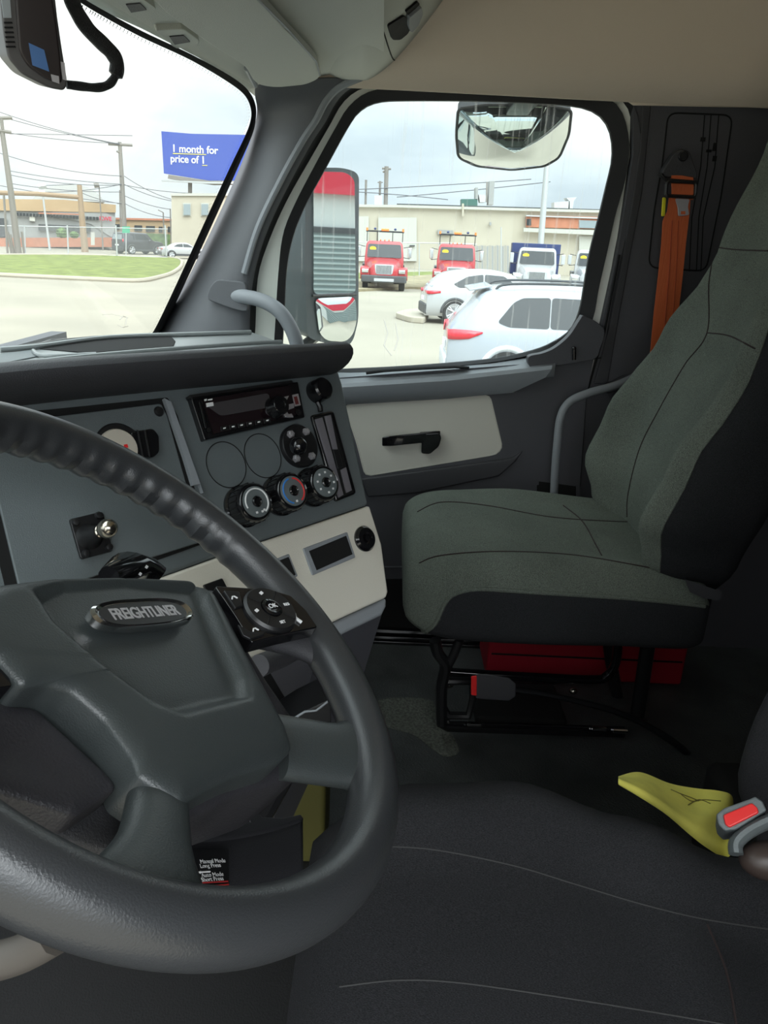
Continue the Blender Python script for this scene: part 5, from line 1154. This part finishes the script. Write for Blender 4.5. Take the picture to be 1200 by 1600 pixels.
# --- parked trucks facing the cab
def truck(name, label, loc, yaw, paint, rack, body, group):
    t = thing(name, label, 'truck', (0, 0, 0), local=True, group=group)
    # nose at x = 0 pointing +x; body runs back to -x
    hood = []
    for s, zt, hw in ((-.05, 1.12, .62), (-.12, 1.30, .70), (-.5, 1.42, .76), (-1.0, 1.50, .84), (-1.5, 1.58, .92)):
        hood.append([Vector((s, y, z)) for y, z in ((-hw, .7), (-hw, zt - .22), (-hw + .12, zt - .05), (-hw * .5, zt), (hw * .5, zt), (hw - .12, zt - .05), (hw, zt - .22), (hw, .7))])
    MB().loft(hood).build('hood', paint, t)
    for sd_ in (1, -1):
        fd = []
        for a in range(9):
            q = PI * a / 8; fd.append([Vector((-.85 + .62 * math.cos(q), sd_ * y, .55 + .62 * math.sin(q))) for y in (.62, 1.16, 1.20)])
        MB().loft(fd, False).build('fender', paint, t, solid=.04)
        MB().box((-.32, sd_ * .95 - .26, .72), (-.16, sd_ * .95 + .24, 1.12)).build('fender_front', paint, t, bevel=.06)
        hl = MB().box((-.16, sd_ * .93 - .20, .86), (-.10, sd_ * .93 + .14, 1.04)).build('headlight', M_chrome, t, bevel=.03)
        WF = Fr((-.85, sd_ * .92, .5), (0, sd_, 0)); MB().lathe(WF, WF.o, [(.01, -.12), (.5, -.12), (.5, .14), (.46, .17), (.28, .16), (.26, .08), (.01, .1)], 30).build('wheel', M_tire, t)
        mr_ = thing_part = MB().box((-1.6, sd_ * 1.32 - .10, 1.62), (-1.5, sd_ * 1.32 + .10, 2.12)).build('mirror', M_chrome if paint is M_cr else M_steel, t, bevel=.03)
        MB().tube([(-1.7, sd_ * 1.0, 1.62), (-1.55, sd_ * 1.32, 1.58), (-1.55, sd_ * 1.32, 1.64)], .02, 6).build('bracket', M_black, mr_)
        MB().tube([(-1.7, sd_ * 1.0, 2.1), (-1.55, sd_ * 1.32, 2.16), (-1.55, sd_ * 1.32, 2.1)], .02, 6).build('bracket', M_black, mr_)
        WF = Fr((-5.2, sd_ * .95, .5), (0, sd_, 0)); MB().lathe(WF, WF.o, [(.01, -.3), (.5, -.3), (.5, .14), (.46, .17), (.28, .16), (.26, .0), (.01, .02)], 30).build('wheel', M_tire, t)
    cb_ = []
    for x, hw, z in ((0, 0, 0),): pass
    rg_ = [[Vector((xf, y, z)) for xf, y in ((-1.5 - (z - 1.5) * .28 if z > 1.5 else -1.5, -hw), (-1.5 - (z - 1.5) * .28 + .04 if z > 1.5 else -1.46, 0), (-1.5 - (z - 1.5) * .28 if z > 1.5 else -1.5, hw), (-3.3, hw), (-3.3, -hw))] for z, hw in ((.7, 1.0), (1.5, 1.02), (2.2, .95), (2.34, .90), (2.40, .78))]
    MB().loft(rg_).build('cab', paint, t, bevel=.04)
    fx = lambda z: -1.5 - (z - 1.5) * .28 + .075
    wsn = MB().prism([Vector((fx(z), y, z)) for y, z in [(p.x, p.y) for p in rnd([(-.90, 1.60), (.90, 1.60), (.84, 2.24), (-.84, 2.24)], .08)]], (-.03, 0, 0)).build('windshield', M_cg, t, smooth=False)
    MB().prism([Vector((fx(2.02) + .015, -.60 + .17 * math.cos(k * PI / 8), 2.02 + .10 * math.sin(k * PI / 8))) for k in range(16)], (-.01, 0, 0)).build('window_sticker', mat('sticker_yellow', (.85, .60, .03), .6), wsn, smooth=False)
    MB().prism([Vector((-.04, y, z)) for y, z in [(p.x, p.y) for p in rnd([(-.42, .80), (.42, .80), (.50, 1.28), (-.50, 1.28)], .1)]], (-.05, 0, 0)).build('grille', M_steel, t, bevel=.02)
    for k in range(13): MB().box((-.045, -.39 + k * .06, .84), (-.02, -.365 + k * .06, 1.24)).build('grille_bar', M_trim, t)
    MB().box((-.15, -1.15, .42), (.16, 1.15, .76)).build('bumper', M_trim if paint is M_cr else M_steel, t, bevel=.05)
    MB().box((-.14, -.5, .48), (.17, .5, .62)).build('bumper_grille', M_steel, t)
    MB().box((-6.2, -.5, .55), (-1.6, .5, .8)).build('chassis', M_trim, t)
    if rack:
        rk_ = MB().box((-1.75, -.98, 2.82), (-1.68, .98, 2.90)).build('light_bar', M_black, t)
        for y in (-.92, -.4, .4, .92) : MB().tube([(-1.75, y, 2.36), (-1.72, y, 2.84)], .02, 6).build('support', M_black, rk_)
        MB().box((-1.8, -.20, 2.88), (-1.62, .20, 3.0)).build('beacon', M_amber, rk_, bevel=.03)
        for y in (-.93, .93): MB().cyl((-1.71, y, 2.88), (-1.71, y, 3.02), .055, .05, 10).build('beacon', M_amber, rk_)
        for y in (-.52, .52): MB().ellip((-1.71, y, 2.98), (.05, .07, .06), 10, 8).build('work_lamp', M_blue, rk_)
        for y in (-.1, .1, 0): MB().cyl((-1.9, y * 2.2, 2.38), (-1.8, y * 2.2, 2.46), .03, .03, 8).build('marker', M_amber, t)
    if body: MB().box((-6.3, -1.3, 1.0), (-3.5, 1.3, 2.62)).build('box_body', M_blue, t, bevel=.02)
    else: MB().box((-6.2, -1.15, .95), (-3.4, 1.15, 1.2)).build('flatbed', M_trim, t, bevel=.02)
    t.location = loc; t.rotation_euler = (0, 0, yaw); return t
g = PZ(600, 455, 0); DT = math.hypot(g.x - CAM.x, g.y)
q = place(602, 380, DT); truck('service_truck', 'red truck with an orange beacon rack, grille and black bumper fully in view', q, PI + .03, M_cr, True, False, 'parked work trucks')
q = place(716, 380, DT + .8); truck('service_truck', 'red truck with a beacon rack, its hood hidden behind the white crossover', q, PI - .05, M_cr, True, False, 'parked work trucks')
q = place(845, 380, DT + .8); truck('service_truck', 'white truck with a dark blue body behind its cab, seen left of the window frame', q, PI - .12, M_cw2, False, True, 'parked work trucks')
q = place(935, 380, DT + 3); truck('service_truck', 'white truck at the far right, almost hidden by the door window frame', q, PI - .2, M_cw2, False, False, 'parked work trucks')

# --- workshop building to the right
FW = Fr((76, 0, 0), (-1, 0, 0))
parts = [('walls', [(430, 321), (800, 326), (1010, 331), (1010, 436), (430, 436)], 0, M_cream), ('roof_edge', [(430, 318), (620, 320), (800, 325), (1010, 330), (1010, 334), (800, 329), (620, 324), (430, 322)], .4, M_cream2),
    ('roof_shadow_gap', [(620, 318), (800, 323), (940, 327), (940, 328.5), (800, 325.5), (620, 320.5)], -1, M_trim),
    ('garage_door', [(591, 340), (651, 340), (651, 408), (591, 408)], .3, M_cream2), ('garage_door', [(540, 338), (576, 338), (576, 408), (540, 408)], .3, M_cream2),
    ('vent_grille', [(684, 359), (708, 360), (708, 367), (684, 366)], .3, M_greyb), ('door_light', [(640, 383), (648, 383), (648, 385), (640, 385)], .5, M_trim),
    ('annex_window', [(822, 336), (940, 339), (940, 358), (822, 355)], .4, M_brick), ('annex_window_band', [(822, 336), (850, 337), (940, 340), (940, 342), (822, 338)], .6, M_steel),
    ('annex_ledge', [(818, 356), (945, 360), (945, 368), (818, 362)], .8, M_cream2), ('window', [(823, 342), (830, 342), (830, 352), (823, 352)], .5, M_cg), ('window', [(905, 344), (935, 345), (935, 357), (905, 356)], .5, M_cgl),
    ('garage_door', [(905, 369), (960, 369), (960, 410), (905, 410)], .3, M_cream2), ('downpipe', [(722, 318), (725, 318), (725, 338), (722, 338)], .5, M_cream), ('wall_vent', [(765, 347), (768, 347), (768, 352), (765, 352)], .4, M_greyb)]
bld('workshop_building', 'long cream workshop with roller doors behind the parked trucks', FW, parts, 15, Vector((76, -5, 0)))
FR_ = Fr((80, 0, 0), (-1, 0, 0))
def roofbox(name, label, pxs, m, cat='roof unit', depth=1.5): return tag(MB().prism([FR_.px(x, y) for x, y in pxs], -FR_.n * depth).build(name, m, smooth=False), label, cat)
roofbox('roof_unit', 'dark green boxy unit on the workshop roof', [(721, 311), (746, 311), (746, 324), (721, 324)], mat('unit_green', (.03, .10, .08), .6))
roofbox('roof_duct', 'tall pale duct standing at the highest point of the workshop roof', [(765, 283), (773, 283), (771, 320), (763, 320)], M_greyb)
roofbox('roof_duct', 'shorter pale duct left of the grey fan housing on the workshop roof', [(743, 293), (747, 293), (747, 312), (743, 312)], M_greyb)
roofbox('fan_housing', 'grey fan housing between the two pale ducts on the workshop roof', [(748, 304), (760, 304), (758, 316), (750, 316)], M_steel)
roofbox('roof_unit', 'grey boxy unit on the right end of the workshop roof', [(866, 316), (890, 314), (890, 328), (866, 328)], M_steel)
roofbox('fan_housing', 'flared grey fan housing beside the rightmost roof unit', [(885, 309), (901, 308), (897, 314), (894, 328), (888, 328), (889, 314)], M_steel)
roofbox('roof_pipe', 'slim dark pipe beside the tallest roof duct', [(760, 284), (762, 284), (761, 316), (759, 316)], M_pole, 'pipe', .2)
roofbox('roof_tank', 'small grey tank at the left end of the workshop roof', [(585, 305), (597, 305), (597, 320), (585, 320)], M_steel)
FU = Fr((100, 0, 0), (-1, 0, 0))
def rp_(label, base, top, r, arms=()):
    t = thing('utility_pole', label, 'utility pole', (101, FU.px(*base).y, 0)); p = FU.px(*base)
    MB().tube([Vector((100, p.y, 0)), FU.px(*top)], r, 8).build('shaft', M_pole, t)
    for a, b in arms: MB().tube([FU.px(*a), FU.px(*b)], r * .5, 6).build('crossarm', M_pole, t)
rp_('dark utility pole with a crossarm behind the workshop roof, tallest there', (604, 322), (604, 260), .26, [((597, 263), (611, 264)), ((598, 269), (608, 264))])
rp_('thin pole left of the tallest pole, behind the workshop roof', (572, 320), (572, 281), .14)
rp_('thin pole with a short crossarm next to the tallest pole', (594, 320), (594, 283), .14, [((590, 285), (598, 285))])
wires('rooftop_wires', 'two overhead lines slanting above the workshop roof', FU, [((560, 296), (830, 280), 1), ((560, 300), (700, 312), -1), ((620, 308), (860, 284), 1)], .05)
ff = Fr((60, 0, 0), (-1, 0, 0)); wf = thing('wooden_fence', 'grey weathered board fence between the red trucks and the white truck', 'fence', (60, -9, 0))
for k in range(14):
    x = 740 + k * 4; MB().prism([ff.px(a, b) for a, b in ((x, 383 + (k % 3)), (x + 3.4, 383 + (k % 2)), (x + 3.4, 434), (x, 434))], (.05, 0, 0)).build('board', M_greyb if k % 2 else mat('board_grey', (.32, .30, .26), .9), wf, smooth=False)
cf_ = thing('wire_fence', 'thin wire fence line between the trucks and the workshop', 'fence', (58, 1, 0)); ff2 = Fr((58, 0, 0), (-1, 0, 0))
MB().tube([ff2.px(540, 379), ff2.px(700, 380), ff2.px(745, 382)], .04, 6).build('rail', M_steel, cf_)
for x in (575, 655, 686, 783): MB().tube([ff2.px(x, 432), ff2.px(x, 379 if x < 700 else 355)], .04, 6).build('post', M_steel, cf_)
lf = upright(842, 440); lp_ = thing('lamp_post', 'thick grey steel lamp post rising past the white truck', 'lamp post', lf.o)
MB().tube([lf.px(840, 440), lf.px(855, 255), lf.px(870, 90)], lambda q: .24 - .06 * q, 12).build('shaft', M_steel, lp_)
# --- buildings and cars are copies of nothing; building behind the cab that the door mirror reflects
sv = thing('service_building', 'white building with a red fascia and a slatted roller door, reflected in the door mirror', 'building', (7, -14.5, 0))
MB().box((-3, -17, 0), (22, -14.5, 5.2)).build('walls', mat('wall_white', (.62, .64, .62), .7), sv)
MB().box((-3, -14.5, 3.28), (22, -14.35, 5.2)).build('fascia', mat('fascia_red', (.62, .03, .06), .4), sv)
sh = MB().box((1, -14.5, 0), (13, -14.42, 2.55)).build('roller_door', mat('shutter_grey', (.20, .25, .25), .5), sv)
MB().box((1, -14.5, 2.50), (13, -14.38, 2.62)).build('door_header', M_trim, sv)
for k in range(22): MB().box((1, -14.43, .10 + k * .11), (13, -14.39, .135 + k * .11)).build('slat', mat('shutter_line', (.42, .48, .47), .5), sh)

# --- outside mirrors
MF = Fr(PX(525, 380, 1.34), (-.58, -.81, 0))
om = thing('door_mirror', 'tall dark door mirror outside the passenger window with flat and convex glasses', 'mirror', MF.px(525, 540))
mq = lambda pxs, h: [MF.px(x, y, h) for x, y in pxs]
ho = [(p.x, p.y) for p in rnd([(478, 262), (536, 262), (561, 270), (560, 500), (552, 532), (540, 545), (480, 528), (476, 400)], 12)]
cen = MF.px(520, 400); rg1 = mq(ho, 0); rg2 = mq(ho, -.03); rg3 = [cen + (p - cen) * .92 - MF.n * .13 + MF.e1 * .01 for p in rg1]; rg4 = [cen + (p - cen) * .5 - MF.n * .18 for p in rg1]
MB().loft([rg1, rg2, rg3, rg4]).build('housing', mat('mirror_shell', (.10, .12, .13), .45), om)
MB().prism(mq([(p.x, p.y) for p in rnd([(490, 268), (540, 269), (554, 280), (556, 458), (490, 460)], 9)], .004), -MF.n * .006).build('flat_glass', M_mirror, om, smooth=False)
MB().tube(mq([(488, 462), (556, 460)], .006), .004, 6).build('glass_divider', M_black, om)
# convex lower glass
cg = [(p.x, p.y) for p in rnd([(490, 466), (553, 463), (556, 500), (550, 522), (538, 534), (508, 532), (497, 520)], 10)]
c2 = MF.px(524, 497); rg_ = [[c2 + (p - c2) * s + MF.n * (.005 + .010 * (1 - s * s)) for p in mq(cg, 0)] for s in (1, .85, .7, .55, .4, .25, .1, .01)]
MB().loft(rg_).build('convex_glass', M_mirror, om)
MB().tube([MF.px(500, 520, -.08), PX(452, 560, 1.15), PX(440, 590, 1.05)], .016, 8).build('arm', M_black, om)
LF = Fr(PX(803, 212, 1.22), (-.68, .0, -.73))
lm = thing('look_down_mirror', 'convex look-down mirror hanging outside the top of the passenger window', 'mirror', LF.px(803, 212))
lo = crom([(p.x, p.y, 0) for p in rnd([(716, 170), (760, 164), (850, 164), (893, 172), (889, 210), (874, 246), (852, 259), (800, 265), (744, 259), (716, 246), (713, 210)], 8)], 2, True)
lo = [(p.x, p.y) for p in lo]; c3 = LF.px(803, 214); rimp = [LF.px(x, y) for x, y in lo]
MB().loft([rimp, [p - LF.n * .03 for p in rimp], [c3 + (p - c3) * .8 - LF.n * .05 for p in rimp]]).build('housing', M_trim, lm)
MB().tube(rimp + [rimp[0]], .004, 6).build('rim', M_trim, lm)
MB().loft([[c3 + (p - c3) * s * .985 + LF.n * (.002 + .055 * (1 - s * s)) for p in rimp] for s in (1, .92, .84, .76, .68, .6, .5, .4, .3, .2, .1, .01)]).build('convex_glass', M_mirror, lm)
MB().box((1.04, c3.y - .03, c3.z + .05), (1.30, c3.y + .03, c3.z + .09)).build('arm', M_black, lm, bevel=.005)
